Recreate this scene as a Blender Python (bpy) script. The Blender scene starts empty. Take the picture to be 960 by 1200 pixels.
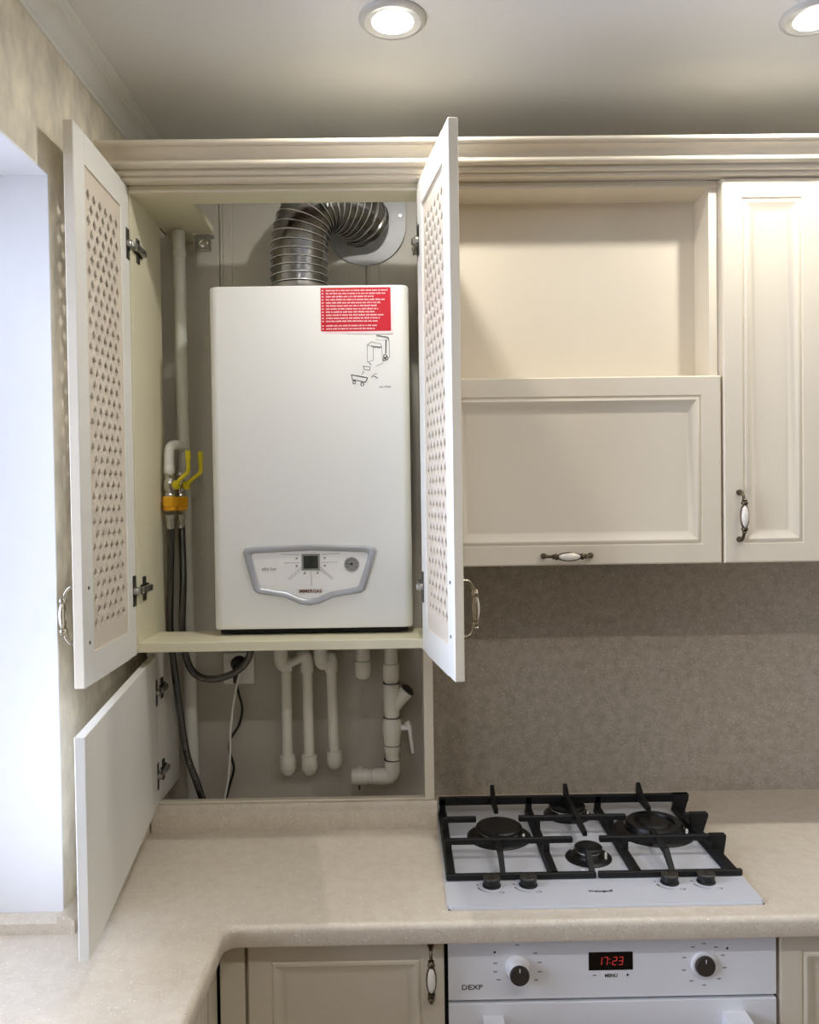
import bpy, bmesh, math, random
from mathutils import Vector, Matrix
C = bpy.context.scene.collection
SC = bpy.context.scene
random.seed(7)
PI = math.pi

# ------------------------------------------------------------------ camera, world, exposure
cam_d = bpy.data.cameras.new('camera')
cam = bpy.data.objects.new('camera', cam_d)
C.objects.link(cam)
cam_d.sensor_fit = 'HORIZONTAL'
cam_d.sensor_width = 36.0
cam_d.lens = 36.0 * 950 / 960
cam_d.clip_start = 0.02
YAW, PITCH, ROLL = 0.010276, 0.018036, -0.0138
_f = Vector((math.sin(YAW) * math.cos(PITCH), math.cos(YAW) * math.cos(PITCH), -math.sin(PITCH)))
_r = Vector((math.cos(YAW), -math.sin(YAW), 0))
_u = _r.cross(_f)
_c, _s = math.cos(ROLL), math.sin(ROLL)
_r2, _u2 = _c * _r + _s * _u, -_s * _r + _c * _u
cam.matrix_world = Matrix(((_r2.x, _u2.x, -_f.x, 0), (_r2.y, _u2.y, -_f.y, -2.03),
                           (_r2.z, _u2.z, -_f.z, 1.63), (0, 0, 0, 1)))
SC.camera = cam

SC.view_settings.view_transform = 'Standard'
SC.view_settings.look = 'None'
SC.view_settings.gamma = 1
SC.view_settings.use_curve_mapping = False
SC.view_settings.exposure = 0.38
try:
    SC.cycles.use_denoising = True
    SC.cycles.max_bounces = 10
    SC.cycles.diffuse_bounces = 6
except Exception:
    pass

LAMP = 30.0         # emission of the frosted lamp fronts
LAMP_W = 2.55        # watts of the light source inside each lamp
LAMP_COL = (1.0, 0.975, 0.935)
SKY = 8.8
SKY_COL = (0.69, 0.75, 1.0)
w = bpy.data.worlds.new('sky'); SC.world = w; w.use_nodes = True
_nt = w.node_tree; _nt.nodes.clear()
_o = _nt.nodes.new('ShaderNodeOutputWorld'); _b = _nt.nodes.new('ShaderNodeBackground')
_b.inputs[0].default_value = (*SKY_COL, 1); _b.inputs[1].default_value = SKY
_nt.links.new(_b.outputs[0], _o.inputs[0])
# portal across the window opening: guides the sky light in
_pl = bpy.data.lights.new('window_portal', 'AREA'); _pl.shape = 'RECTANGLE'; _pl.size = 1.30; _pl.size_y = 1.30
_pl.cycles.is_portal = True
_po = bpy.data.objects.new('window_portal', _pl); C.objects.link(_po)
_po.location = (-0.95, -1.25, 1.55); _po.rotation_euler = (0, -PI / 2, 0)

# ------------------------------------------------------------------ materials
def lin(c):
    c = c / 255.0
    return c / 12.92 if c <= 0.04045 else ((c + 0.055) / 1.055) ** 2.4
def rgb(r, g, b):
    return (lin(r), lin(g), lin(b), 1)
def newmat(name):
    m = bpy.data.materials.new(name); m.use_nodes = True
    nt = m.node_tree
    return m, nt, nt.nodes['Principled BSDF']
def mat(name, col, rough=0.5, metal=0.0, noise=0.0, nscale=30.0, bump=0.0, bscale=200.0, stretch=None, emit=None, coat=0.0):
    m, nt, p = newmat(name)
    p.inputs['Base Color'].default_value = rgb(*col)
    p.inputs['Roughness'].default_value = rough
    p.inputs['Metallic'].default_value = metal
    if coat:
        p.inputs['Coat Weight'].default_value = coat; p.inputs['Coat Roughness'].default_value = 0.1
    tc = nt.nodes.new('ShaderNodeTexCoord'); mp = nt.nodes.new('ShaderNodeMapping')
    nt.links.new(tc.outputs['Object'], mp.inputs[0])
    if stretch: mp.inputs['Scale'].default_value = stretch
    n = nt.nodes.new('ShaderNodeTexNoise'); n.inputs['Scale'].default_value = nscale
    n.inputs['Detail'].default_value = 4
    nt.links.new(mp.outputs[0], n.inputs['Vector'])
    a = noise if noise else 0.02
    mr = nt.nodes.new('ShaderNodeMapRange')
    mr.inputs['From Min'].default_value = 0.25; mr.inputs['From Max'].default_value = 0.75
    mr.inputs['To Min'].default_value = 1 - a; mr.inputs['To Max'].default_value = 1 + a
    nt.links.new(n.outputs['Fac'], mr.inputs['Value'])
    mx = nt.nodes.new('ShaderNodeMix'); mx.data_type = 'RGBA'; mx.blend_type = 'MULTIPLY'
    mx.inputs['Factor'].default_value = 1
    mx.inputs['A'].default_value = rgb(*col)
    nt.links.new(mr.outputs[0], mx.inputs['B'])
    nt.links.new(mx.outputs['Result'], p.inputs['Base Color'])
    if bump:
        b = nt.nodes.new('ShaderNodeBump'); b.inputs['Strength'].default_value = bump; b.inputs['Distance'].default_value = 0.002
        n2 = nt.nodes.new('ShaderNodeTexNoise'); n2.inputs['Scale'].default_value = bscale
        nt.links.new(mp.outputs[0], n2.inputs['Vector'])
        nt.links.new(n2.outputs['Fac'], b.inputs['Height']); nt.links.new(b.outputs[0], p.inputs['Normal'])
    if emit:
        p.inputs['Emission Color'].default_value = (*emit[0], 1); p.inputs['Emission Strength'].default_value = emit[1]
    return m
def stone(name, base, dark, light, rough=0.35):
    m, nt, p = newmat(name)
    p.inputs['Roughness'].default_value = rough
    tc = nt.nodes.new('ShaderNodeTexCoord')
    def vor(scale):
        v = nt.nodes.new('ShaderNodeTexVoronoi'); v.inputs['Scale'].default_value = scale
        nt.links.new(tc.outputs['Object'], v.inputs['Vector'])
        s = nt.nodes.new('ShaderNodeSeparateColor'); nt.links.new(v.outputs['Color'], s.inputs[0])
        return v, s
    def thr(sock, lo, hi):
        r = nt.nodes.new('ShaderNodeMapRange'); r.inputs['From Min'].default_value = lo; r.inputs['From Max'].default_value = hi
        nt.links.new(sock, r.inputs['Value']); return r.outputs[0]
    def mix(f, a, b):
        x = nt.nodes.new('ShaderNodeMix'); x.data_type = 'RGBA'
        nt.links.new(f, x.inputs['Factor'])
        for k, v in (('A', a), ('B', b)):
            if isinstance(v, tuple): x.inputs[k].default_value = v
            else: nt.links.new(v, x.inputs[k])
        return x.outputs['Result']
    n = nt.nodes.new('ShaderNodeTexNoise'); n.inputs['Scale'].default_value = 45; n.inputs['Detail'].default_value = 8
    nt.links.new(tc.outputs['Object'], n.inputs['Vector'])
    c = mix(thr(n.outputs['Fac'], 0.3, 0.7), rgb(*dark), rgb(*base))
    v1, s1 = vor(330); v2, s2 = vor(210)
    def land(a, b):
        q = nt.nodes.new('ShaderNodeMath'); q.operation = 'MULTIPLY'
        nt.links.new(a, q.inputs[0]); nt.links.new(b, q.inputs[1]); return q.outputs[0]
    c = mix(land(thr(s1.outputs[0], 0.80, 1.0), thr(v1.outputs['Distance'], 0.55, 0.3)), c, rgb(*light))
    c = mix(land(thr(s2.outputs[1], 0.93, 1.03), thr(v2.outputs['Distance'], 0.5, 0.3)), c, rgb(*[min(255, x + 12) for x in light]))
    c = mix(land(thr(s1.outputs[2], 0.90, 0.96), thr(v1.outputs['Distance'], 0.5, 0.3)), c, rgb(*[x - 28 for x in dark]))
    nt.links.new(c, p.inputs['Base Color'])
    return m

M = {}
M['cream'] = mat('cream_lacquer', (224, 214, 194), 0.36, noise=0.02, nscale=6)
M['cream_in'] = mat('cream_board', (216, 209, 180), 0.45, noise=0.02, nscale=8)
M['mdf'] = mat('white_board', (228, 226, 218), 0.42, noise=0.015, nscale=10)
M['lattice'] = mat('lattice_board', (214, 203, 186), 0.5, noise=0.03, nscale=12)
M['stone'] = stone('speckled_stone', (220, 209, 190), (211, 198, 178), (234, 226, 212))
M['splash'] = stone('speckled_stone_shaded', (188, 177, 161), (166, 155, 138), (226, 216, 202), 0.42)  # darker copy of the worktop stone; shade under the cabinets is in the colour
M['paper'] = mat('mottled_wallpaper', (222, 214, 193), 0.8, noise=0.24, nscale=24, bump=0.4, bscale=60, stretch=(1, 1, 0.6))
M['plaster'] = mat('white_plaster', (238, 238, 238), 0.7, noise=0.01)
M['ceil'] = mat('ceiling_film', (228, 228, 225), 0.35, noise=0.015, nscale=3)
M['mold'] = mat('white_moulding', (232, 232, 226), 0.55, noise=0.015)
M['backwall'] = mat('grey_wall_paint', (184, 179, 167), 0.6, noise=0.05, nscale=7)
M['pvc'] = mat('pvc_panel', (205, 200, 187), 0.4, noise=0.02)
M['rosette'] = mat('grey_plastic', (176, 177, 176), 0.35)
M['boiler'] = mat('white_enamel', (236, 236, 231), 0.42, noise=0.008, nscale=4)
M['silver'] = mat('silver_plastic', (176, 178, 182), 0.35, metal=0.35)
M['whitepl'] = mat('white_plastic', (236, 235, 230), 0.35)
M['ppr'] = mat('white_pipe', (224, 221, 208), 0.45, noise=0.03, nscale=20)
M['gaspipe'] = mat('painted_pipe', (214, 214, 204), 0.35, noise=0.06, nscale=25, bump=0.3, bscale=80)
M['chrome'] = mat('chrome', (205, 203, 198), 0.18, metal=1.0)
M['alu'] = mat('aluminium_foil', (150, 150, 149), 0.2, metal=1.0, noise=0.08, nscale=60, bump=0.2, bscale=120)
M['ridgeglint'] = mat('foil_ridge_highlight', (236, 236, 232), 0.5, metal=0.6)  # lighter copy of the foil; glint on the ridges put into the colour
M['bronze'] = mat('antique_bronze', (104, 92, 76), 0.3, metal=1.0, noise=0.2, nscale=120)
M['pewter'] = mat('pewter', (176, 166, 146), 0.25, metal=1.0, noise=0.15, nscale=150)
M['porcelain'] = mat('porcelain', (240, 234, 222), 0.12, noise=0.01)
M['hinge'] = mat('nickel', (170, 168, 162), 0.3, metal=1.0)
M['hingedark'] = mat('dark_nickel', (70, 68, 64), 0.4, metal=0.9)
M['black'] = mat('black_plastic', (10, 10, 10), 0.4)
M['iron'] = mat('cast_iron', (9, 9, 9), 0.6, noise=0.15, nscale=150, bump=0.15, bscale=500)
M['cap'] = mat('burner_enamel', (10, 10, 10), 0.4)
M['glass_w'] = mat('white_hob_glass', (214, 216, 222), 0.07, noise=0.005, coat=0.5)
M['oven'] = mat('white_oven_glass', (236, 237, 240), 0.12, noise=0.006, coat=0.3)
M['bracket'] = mat('white_bracket', (240, 240, 242), 0.3)
M['knobgrey'] = mat('grey_knob', (84, 80, 74), 0.35, metal=0.6)
M['dark'] = mat('dark_gap', (10, 9, 9), 0.8)
M['yellow'] = mat('yellow_lever', (222, 204, 30), 0.4)
M['amber'] = mat('amber_nut', (232, 168, 24), 0.35)
M['hose'] = mat('braided_steel', (96, 95, 93), 0.22, metal=1.0, noise=0.35, nscale=500)
M['red'] = mat('red_label', (206, 22, 44), 0.45)
M['labelwhite'] = mat('label_white', (246, 226, 226), 0.5)
M['ink'] = mat('dark_ink', (40, 38, 38), 0.6)
M['greyink'] = mat('grey_ink', (140, 138, 134), 0.6)
M['redink'] = mat('brown_ink', (110, 52, 44), 0.6)
M['lcd'] = mat('lcd', (50, 54, 48), 0.2)
M['dispglass'] = mat('display_glass', (14, 12, 12), 0.1)
M['led'] = mat('red_led', (150, 30, 28), 0.5, emit=((1.0, 0.08, 0.06), 0.2))
M['lamp'] = mat('lamp_diffuser', (255, 250, 240), 0.5, emit=(LAMP_COL, LAMP))
M['lampring'] = mat('lamp_ring', (205, 204, 200), 0.35, metal=0.2)
M['dimboard'] = mat('ceiling_dimming_board', (122, 104, 80), 0.9, noise=0.15, nscale=60)  # added dark colour for unseen cabinet tops, cuts bounce onto the ceiling
M['floor'] = mat('floor_laminate', (120, 100, 80), 0.45, noise=0.15, nscale=4, stretch=(1, 8, 1))
M['roomwall'] = mat('beige_wall', (170, 163, 150), 0.8, noise=0.05, nscale=12)
def pane_mat():
    m, nt, p = newmat('window_pane')
    for n in list(nt.nodes):
        if n.type != 'OUTPUT_MATERIAL': nt.nodes.remove(n)
    o = [n for n in nt.nodes if n.type == 'OUTPUT_MATERIAL'][0]
    t = nt.nodes.new('ShaderNodeBsdfTransparent'); t.inputs[0].default_value = (0.95, 0.97, 0.97, 1)
    g = nt.nodes.new('ShaderNodeBsdfGlossy'); g.inputs['Roughness'].default_value = 0.02
    f = nt.nodes.new('ShaderNodeFresnel'); f.inputs[0].default_value = 1.45
    x = nt.nodes.new('ShaderNodeMixShader')
    nt.links.new(f.outputs[0], x.inputs[0]); nt.links.new(t.outputs[0], x.inputs[1]); nt.links.new(g.outputs[0], x.inputs[2])
    nt.links.new(x.outputs[0], o.inputs[0])
    return m
M['pane'] = pane_mat()

# ------------------------------------------------------------------ mesh helpers
class MB:
    def __init__(s): s.bm = bmesh.new(); s.mi = 0
    def mat(s, i): s.mi = i; return s
    def _face(s, vs):
        try:
            f = s.bm.faces.new(vs); f.material_index = s.mi; return f
        except ValueError: return None
    def box(s, x0, x1, y0, y1, z0, z1, bev=0.0, seg=2):
        b = bmesh.new()
        bmesh.ops.create_cube(b, size=1)
        for v in b.verts:
            v.co = Vector(((x0 + x1) / 2 + v.co.x * (x1 - x0), (y0 + y1) / 2 + v.co.y * (y1 - y0), (z0 + z1) / 2 + v.co.z * (z1 - z0)))
        if bev: bmesh.ops.bevel(b, geom=b.edges[:], offset=bev, segments=seg, affect='EDGES', profile=0.5)
        s.add(b); return s
    def add(s, b, mtx=None):
        mp = {}
        for v in b.verts: mp[v] = s.bm.verts.new(mtx @ v.co if mtx else v.co)
        for f in b.faces: s._face([mp[v] for v in f.verts])
        b.free()
    def tube(s, path, r, seg=16, cap=True):
        P = [Vector(p) for p in path]
        n = len(P)
        rf = r if callable(r) else (lambda i: r[i]) if isinstance(r, (list, tuple)) else (lambda i: r)
        T = [(P[min(i + 1, n - 1)] - P[max(i - 1, 0)]).normalized() for i in range(n)]
        a = Vector((0, 0, 1)) if abs(T[0].z) < 0.9 else Vector((1, 0, 0))
        N = (a - a.dot(T[0]) * T[0]).normalized()
        rings = []
        for i in range(n):
            if i:
                N = N - N.dot(T[i]) * T[i]; N.normalize()
            B = T[i].cross(N)
            rings.append([s.bm.verts.new(P[i] + rf(i) * (math.cos(2 * PI * k / seg) * N + math.sin(2 * PI * k / seg) * B)) for k in range(seg)])
        for i in range(n - 1):
            for k in range(seg):
                s._face([rings[i][k], rings[i][(k + 1) % seg], rings[i + 1][(k + 1) % seg], rings[i + 1][k]])
        if cap:
            s._face(rings[0][::-1]); s._face(rings[-1])
        return s
    def lathe(s, o, ax, prof, seg=32):
        """prof: list of (radius, height) along axis ax from o"""
        ax = Vector(ax).normalized(); o = Vector(o)
        a = Vector((0, 0, 1)) if abs(ax.z) < 0.9 else Vector((1, 0, 0))
        N = (a - a.dot(ax) * ax).normalized(); B = ax.cross(N)
        rings = []
        for r, h in prof:
            if r < 1e-6: rings.append([s.bm.verts.new(o + ax * h)])
            else: rings.append([s.bm.verts.new(o + ax * h + r * (math.cos(2 * PI * k / seg) * N + math.sin(2 * PI * k / seg) * B)) for k in range(seg)])
        for i in range(len(rings) - 1):
            A, D = rings[i], rings[i + 1]
            for k in range(seg):
                k2 = (k + 1) % seg
                if len(A) == 1 and len(D) == 1: continue
                if len(A) == 1: s._face([A[0], D[k2], D[k]])
                elif len(D) == 1: s._face([A[k], A[k2], D[0]])
                else: s._face([A[k], A[k2], D[k2], D[k]])
        if len(rings[0]) > 1: s._face(rings[0][::-1])
        if len(rings[-1]) > 1: s._face(rings[-1])
        return s
    def extrude(s, pts, vec):
        """closed polygon (3D points) extruded by vec"""
        vec = Vector(vec)
        a = [s.bm.verts.new(Vector(p)) for p in pts]; b = [s.bm.verts.new(Vector(p) + vec) for p in pts]
        s._face(a[::-1]); s._face(b)
        n = len(pts)
        for i in range(n): s._face([a[i], a[(i + 1) % n], b[(i + 1) % n], b[i]])
        return s
    def quad(s, a, b, c, d):
        s._face([s.bm.verts.new(Vector(p)) for p in (a, b, c, d)]); return s
    def ribbon(s, pts, wd, n=(0, -1, 0)):
        """flat ink line through points, facing n"""
        n = Vector(n)
        for p, q in zip(pts[:-1], pts[1:]):
            p, q = Vector(p), Vector(q); d = (q - p)
            if d.length < 1e-7: continue
            sd = d.normalized().cross(n) * wd / 2
            s.quad(p - sd, q - sd, q + sd, p + sd)
        return s
    def build(s, name, mats, parent=None, local=False, smooth=35, recalc=True):
        bm = s.bm
        if parent is not None and not local:
            off = ORG[parent.name]
            for v in bm.verts: v.co -= off
        if recalc: bmesh.ops.recalc_face_normals(bm, faces=bm.faces[:])
        me = bpy.data.meshes.new(name); bm.to_mesh(me); bm.free()
        for m in (mats if isinstance(mats, (list, tuple)) else [mats]): me.materials.append(M[m])
        if smooth is None: me.shade_flat()
        else: me.shade_smooth(); me.set_sharp_from_angle(angle=math.radians(smooth))
        o = bpy.data.objects.new(name, me); C.objects.link(o)
        if parent is not None:
            o.parent = parent
            ORG[o.name] = ORG.get(parent.name, Vector())
        return o
ORG = {}
def thing(name, label, cat, loc, group=None):
    o = bpy.data.objects.new(name, None); C.objects.link(o)
    o.empty_display_size = 0.05
    o.location = loc; ORG[o.name] = Vector(loc)
    o['label'] = label; o['category'] = cat
    if group: o['group'] = group
    return o
def tag(o, label, cat, group=None):
    o['label'] = label; o['category'] = cat
    if group: o['group'] = group
    return o
def struct(o, label=None):
    o['kind'] = 'structure'
    if label: o['label'] = label
    return o
def recentre(o):
    """give a single-mesh thing an origin at the middle of its base"""
    vs = [v.co for v in o.data.vertices]
    c = Vector((sum(v.x for v in vs) / len(vs), sum(v.y for v in vs) / len(vs), min(v.z for v in vs)))
    o.data.transform(Matrix.Translation(-c)); o.location = o.location + c
    return o
def B(*a, **k): return MB().box(*a, **k)
def bez(pts, n=12):
    """Catmull-Rom through points"""
    P = [Vector(p) for p in pts]; P = [2 * P[0] - P[1]] + P + [2 * P[-1] - P[-2]]
    out = []
    for i in range(1, len(P) - 2):
        a, b, c, d = P[i - 1], P[i], P[i + 1], P[i + 2]
        for k in range(n):
            t = k / n
            out.append(0.5 * ((2 * b) + (c - a) * t + (2 * a - 5 * b + 4 * c - d) * t * t + (3 * b - a - 3 * c + d) * t ** 3))
    out.append(P[-2].copy()); return out
def resample(P, step):
    out = [P[0]]; acc = 0
    for a, b in zip(P[:-1], P[1:]):
        L = (b - a).length; pos = step - acc
        while pos <= L:
            out.append(a.lerp(b, pos / L)); pos += step
        acc = (acc + L) % step if L else acc
    return out
def text(s, size, loc, m, parent, name='lettering', rot=(PI / 2, 0, 0), align='CENTER', sx=1.0, depth=0.0002, bold=0.0):
    cu = bpy.data.curves.new(name, 'FONT'); cu.body = s; cu.size = size; cu.align_x = align; cu.align_y = 'CENTER'
    cu.extrude = depth; cu.resolution_u = 2; cu.offset = bold
    t = bpy.data.objects.new(name + '_tmp', cu); C.objects.link(t)
    bpy.context.view_layer.update()
    me = bpy.data.meshes.new_from_object(t.evaluated_get(bpy.context.evaluated_depsgraph_get()))
    bpy.data.objects.remove(t); bpy.data.curves.remove(cu)
    me.name = name; me.materials.clear(); me.materials.append(M[m])
    me.transform(Matrix.Diagonal((sx, 1, 1, 1)))
    o = bpy.data.objects.new(name, me); C.objects.link(o)
    o.parent = parent; o.location = Vector(loc) - ORG[parent.name]; o.rotation_euler = rot
    return o

# ------------------------------------------------------------------ the setting
WX = -0.607            # left wall face
CZ = 2.485             # ceiling height
RX, FY = 2.0, -3.6     # right and front wall
JY, NY = -0.600, -1.90 # window opening (far and near jamb)
SOF = 2.203
struct(B(-1.0, RX + 0.1, FY - 0.1, 0.1, -0.1, 0).build('floor', 'floor'))
struct(B(-1.0, RX + 0.1, FY - 0.1, 0.1, CZ, CZ + 0.1).build('ceiling', 'ceil'))
wb = struct(B(-1.0, RX + 0.1, 0, 0.1, 0, CZ).build('wall_back', 'backwall'))
struct(B(RX, RX + 0.1, FY, 0, 0, CZ).build('wall_right', 'roomwall'))
struct(B(WX, RX, FY - 0.1, FY, 0, CZ).build('wall_front', 'roomwall'))
wl = MB()
OX = -0.93
wl.box(OX, WX, NY, JY, 0, 0.842); wl.box(OX, WX, NY, JY, SOF, CZ)
wl.box(OX, WX, JY, 0, 0, CZ); wl.box(OX, WX, FY, NY, 0, CZ)
struct(wl.build('wall_left', 'paper'))
# white window reveal: far jamb, soffit, near jamb
struct(B(OX, WX, JY - 0.004, JY, 0.88, SOF).build('trim_1', 'plaster'), 'white plastered far jamb of the window opening')
struct(B(OX, WX, NY + 0.004, JY - 0.004, SOF - 0.004, SOF).build('trim_2', 'plaster'), 'white plastered soffit of the window opening')
struct(B(OX, WX, NY, NY + 0.004, 0.88, SOF).build('trim_3', 'plaster'), 'white plastered near jamb of the window opening')
# PVC boards lining the wall inside the boiler cabinet
ORG[wb.name] = Vector()
x = -0.6225
for k in range(4):
    x0, x1 = x + k * 0.1815 + 0.0008, x + (k + 1) * 0.1815 - 0.0008
    pts = [(x0, 0), (x0, -0.006), (x0 + 0.002, -0.008), (x0 + 0.006, -0.008), (x0 + 0.0075, -0.0055), (x0 + 0.009, -0.008)]
    mid = (x0 + x1) / 2
    pts += [(mid - 0.06, -0.008), (mid - 0.0585, -0.0068), (mid - 0.057, -0.008)]
    pts += [(x1 - 0.002, -0.008), (x1, -0.006), (x1, 0)]
    if k == 0: pts = [(max(px, WX + 0.001), py) for px, py in pts]
    if k == 3: pts = [(min(px, 0.064), py) for px, py in pts if px < 0.07]; pts.append((0.064, 0))
    MB().extrude([(px, py, 1.262) for px, py in pts], (0, 0, CZ - 1.262)).build('wall_panel', 'pvc', wb)
# ceiling moulding along the left wall
cm = [(0, -0.046), (0.004, -0.046), (0.0065, -0.043), (0.006, -0.039), (0.0045, -0.038), (0.009, -0.036), (0.0105, -0.033), (0.012, -0.032)]
for k in range(9):
    t = k / 8
    cm.append((0.012 + 0.022 * t, -0.032 + 0.017 * t - 0.004 * math.sin(PI * t) * -1))
cm += [(0.036, -0.0145), (0.0365, -0.010), (0.041, -0.0095), (0.043, -0.0085), (0.0445, -0.006), (0.049, -0.0055), (0.052, -0.003), (0.052, 0), (0, 0)]
struct(MB().extrude([(WX + a, 0, CZ + b) for a, b in cm], (0, FY, 0)).build('trim_4', 'mold', smooth=50), 'white stepped moulding between the left wall and the ceiling')
# window in the left wall
wf = MB()
wx0, wx1 = OX + 0.005, OX + 0.07
y0, y1, z0, z1 = NY + 0.004, JY - 0.004, 0.88, SOF - 0.004
fr = 0.06
wf.box(wx0, wx1, y0, y0 + fr, z0, z1, 0.004); wf.box(wx0, wx1, y1 - fr, y1, z0, z1, 0.004)
wf.box(wx0, wx1, y0 + fr, y1 - fr, z0, z0 + fr, 0.004); wf.box(wx0, wx1, y0 + fr, y1 - fr, z1 - fr, z1, 0.004)
ym = (y0 + y1) / 2
wf.box(wx0, wx1, ym - 0.045, ym + 0.045, z0 + fr, z1 - fr, 0.004)
win = struct(wf.build('window_1', 'whitepl'))
ORG[win.name] = Vector()
B(wx0 + 0.028, wx0 + 0.034, y0 + fr - 0.006, ym - 0.039, z0 + fr - 0.006, z1 - fr + 0.006).build('pane', 'pane', win)
B(wx0 + 0.028, wx0 + 0.034, ym + 0.039, y1 - fr + 0.006, z0 + fr - 0.006, z1 - fr + 0.006).build('pane', 'pane', win)
hm = B(wx1, wx1 + 0.012, ym - 0.013, ym + 0.013, 1.46, 1.53, 0.003); hm.box(wx1 + 0.012, wx1 + 0.03, ym - 0.009, ym + 0.009, 1.37, 1.50, 0.004)
hm.build('window_handle', 'whitepl', win)

# ------------------------------------------------------------------ ceiling lamps
def lamp(x, y, label):
    t = thing('ceiling_light', label, 'light', (x, y, CZ), 'round recessed ceiling lamps')
    MB().lathe((x, y, CZ), (0, 0, -1), [(0.047, 0), (0.061, 0), (0.061, 0.002), (0.057, 0.006), (0.050, 0.0075), (0.047, 0.006)], 48).build('ring', 'lampring', t)
    pr = [(0.0468, 0.002)] + [(0.0468 * math.cos(a), 0.0045 + 0.0025 * math.sin(a)) for a in [k * PI / 16 for k in range(1, 8)]] + [(0, 0.007)]
    MB().lathe((x, y, CZ), (0, 0, -1), pr, 48).build('diffuser', 'lamp', t)
    ld_ = bpy.data.lights.new('lamp_light', 'AREA'); ld_.shape = 'DISK'; ld_.size = 0.034; ld_.energy = LAMP_W * (1.0 if y > -1 else 1.15); ld_.color = LAMP_COL
    lo = bpy.data.objects.new('lamp_light', ld_); C.objects.link(lo); lo.parent = t; lo.location = (0, 0, -0.0085)
lamp(-0.003, -0.566, 'round white glowing recessed ceiling lamp above the open boiler cabinet')
lamp(0.757, -0.566, 'round glowing recessed ceiling lamp at the right edge, cut by the frame')
lamp(1.517, -0.566, 'round recessed ceiling lamp farthest right in the row along the cabinets')
lamp(-0.003, -1.94, 'round recessed ceiling lamp behind the viewpoint, nearest the window')
lamp(0.757, -1.94, 'round recessed ceiling lamp behind the viewpoint, in the middle of the room')
lamp(1.517, -1.94, 'round recessed ceiling lamp behind the viewpoint, nearest the right wall')

# ------------------------------------------------------------------ worktop, upstands, splashback
CT, CB = 0.88, 0.842
XE = 1.34
wt = bmesh.new()
fx, fy, rr = -0.319, -0.618, 0.022
poly = [(WX, 0), (WX, JY - 0.004), (OX + 0.07, JY - 0.004), (OX + 0.07, NY + 0.004), (fx, NY + 0.004)]
for k in range(7):
    a = PI - (PI / 2) * k / 6
    poly.append((fx + rr + rr * math.cos(a), fy - rr + rr * math.sin(a)))
poly += [(XE, fy), (XE, 0)]
vs = [wt.verts.new((x, y, CB)) for x, y in poly]
f0 = wt.faces.new(vs)
ex = bmesh.ops.extrude_face_region(wt, geom=[f0])
for v in [g for g in ex['geom'] if isinstance(g, bmesh.types.BMVert)]: v.co.z = CT
wt.edges.ensure_lookup_table()
sel = [e for e in wt.edges if all(v.co.z > CT - 1e-6 for v in e.verts) and all(v.co.x > fx - 0.001 and v.co.y < fy + 0.001 for v in e.verts)]
bmesh.ops.bevel(wt, geom=sel, offset=0.011, segments=4, affect='EDGES', profile=0.5)
sel = [e for e in wt.edges if all(v.co.z < CB + 1e-6 for v in e.verts) and all(v.co.x > fx - 0.001 and v.co.y < fy + 0.001 for v in e.verts)]
bmesh.ops.bevel(wt, geom=sel, offset=0.004, segments=2, affect='EDGES', profile=0.5)
mb = MB(); mb.add(wt)
tag(recentre(mb.build('worktop', 'stone', smooth=40)), 'speckled beige stone-look corner worktop with rounded front edge', 'worktop')

up = MB()
up.extrude([(-0.575, -0.180, CT), (-0.575, -0.204, CT), (-0.575, -0.206, 0.9), (-0.575, -0.205, 0.918), (-0.575, -0.201, 0.923),
            (-0.575, -0.196, 0.926), (-0.575, -0.190, 0.936), (-0.575, -0.180, 0.937)], (0.647, 0, 0))
tag(recentre(up.build('upstand', 'stone')), 'beige speckled upstand strip along the foot of the pipe compartment', 'upstand')
up = MB()
pf = [(0, 0), (0.030, 0), (0.030, 0.022), (0.024, 0.028), (0.012, 0.031), (0, 0.031)]
up.extrude([(WX + a, -0.21, CT + b) for a, b in pf], (0, JY - 0.004 - 0.026 + 0.21, 0))
tag(recentre(up.build('upstand', 'stone')), 'short beige upstand along the left wall behind the plain low door', 'upstand')
up = MB()
pf = [(0, 0), (0.026, 0), (0.026, 0.019), (0.020, 0.025), (0, 0.027)]
up.extrude([(WX, JY - 0.004 - a, CT + b) for a, b in pf], (OX + 0.07 - WX, 0, 0))
tag(recentre(up.build('upstand', 'stone')), 'sunlit upstand strip at the foot of the white window jamb', 'upstand')

sb = B(0.0675, XE, -0.006, 0, CT, 1.52)
tag(recentre(sb.build('splashback', 'splash')), 'speckled splashback panel, colour darkened for shade, behind the hob', 'splashback')

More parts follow.
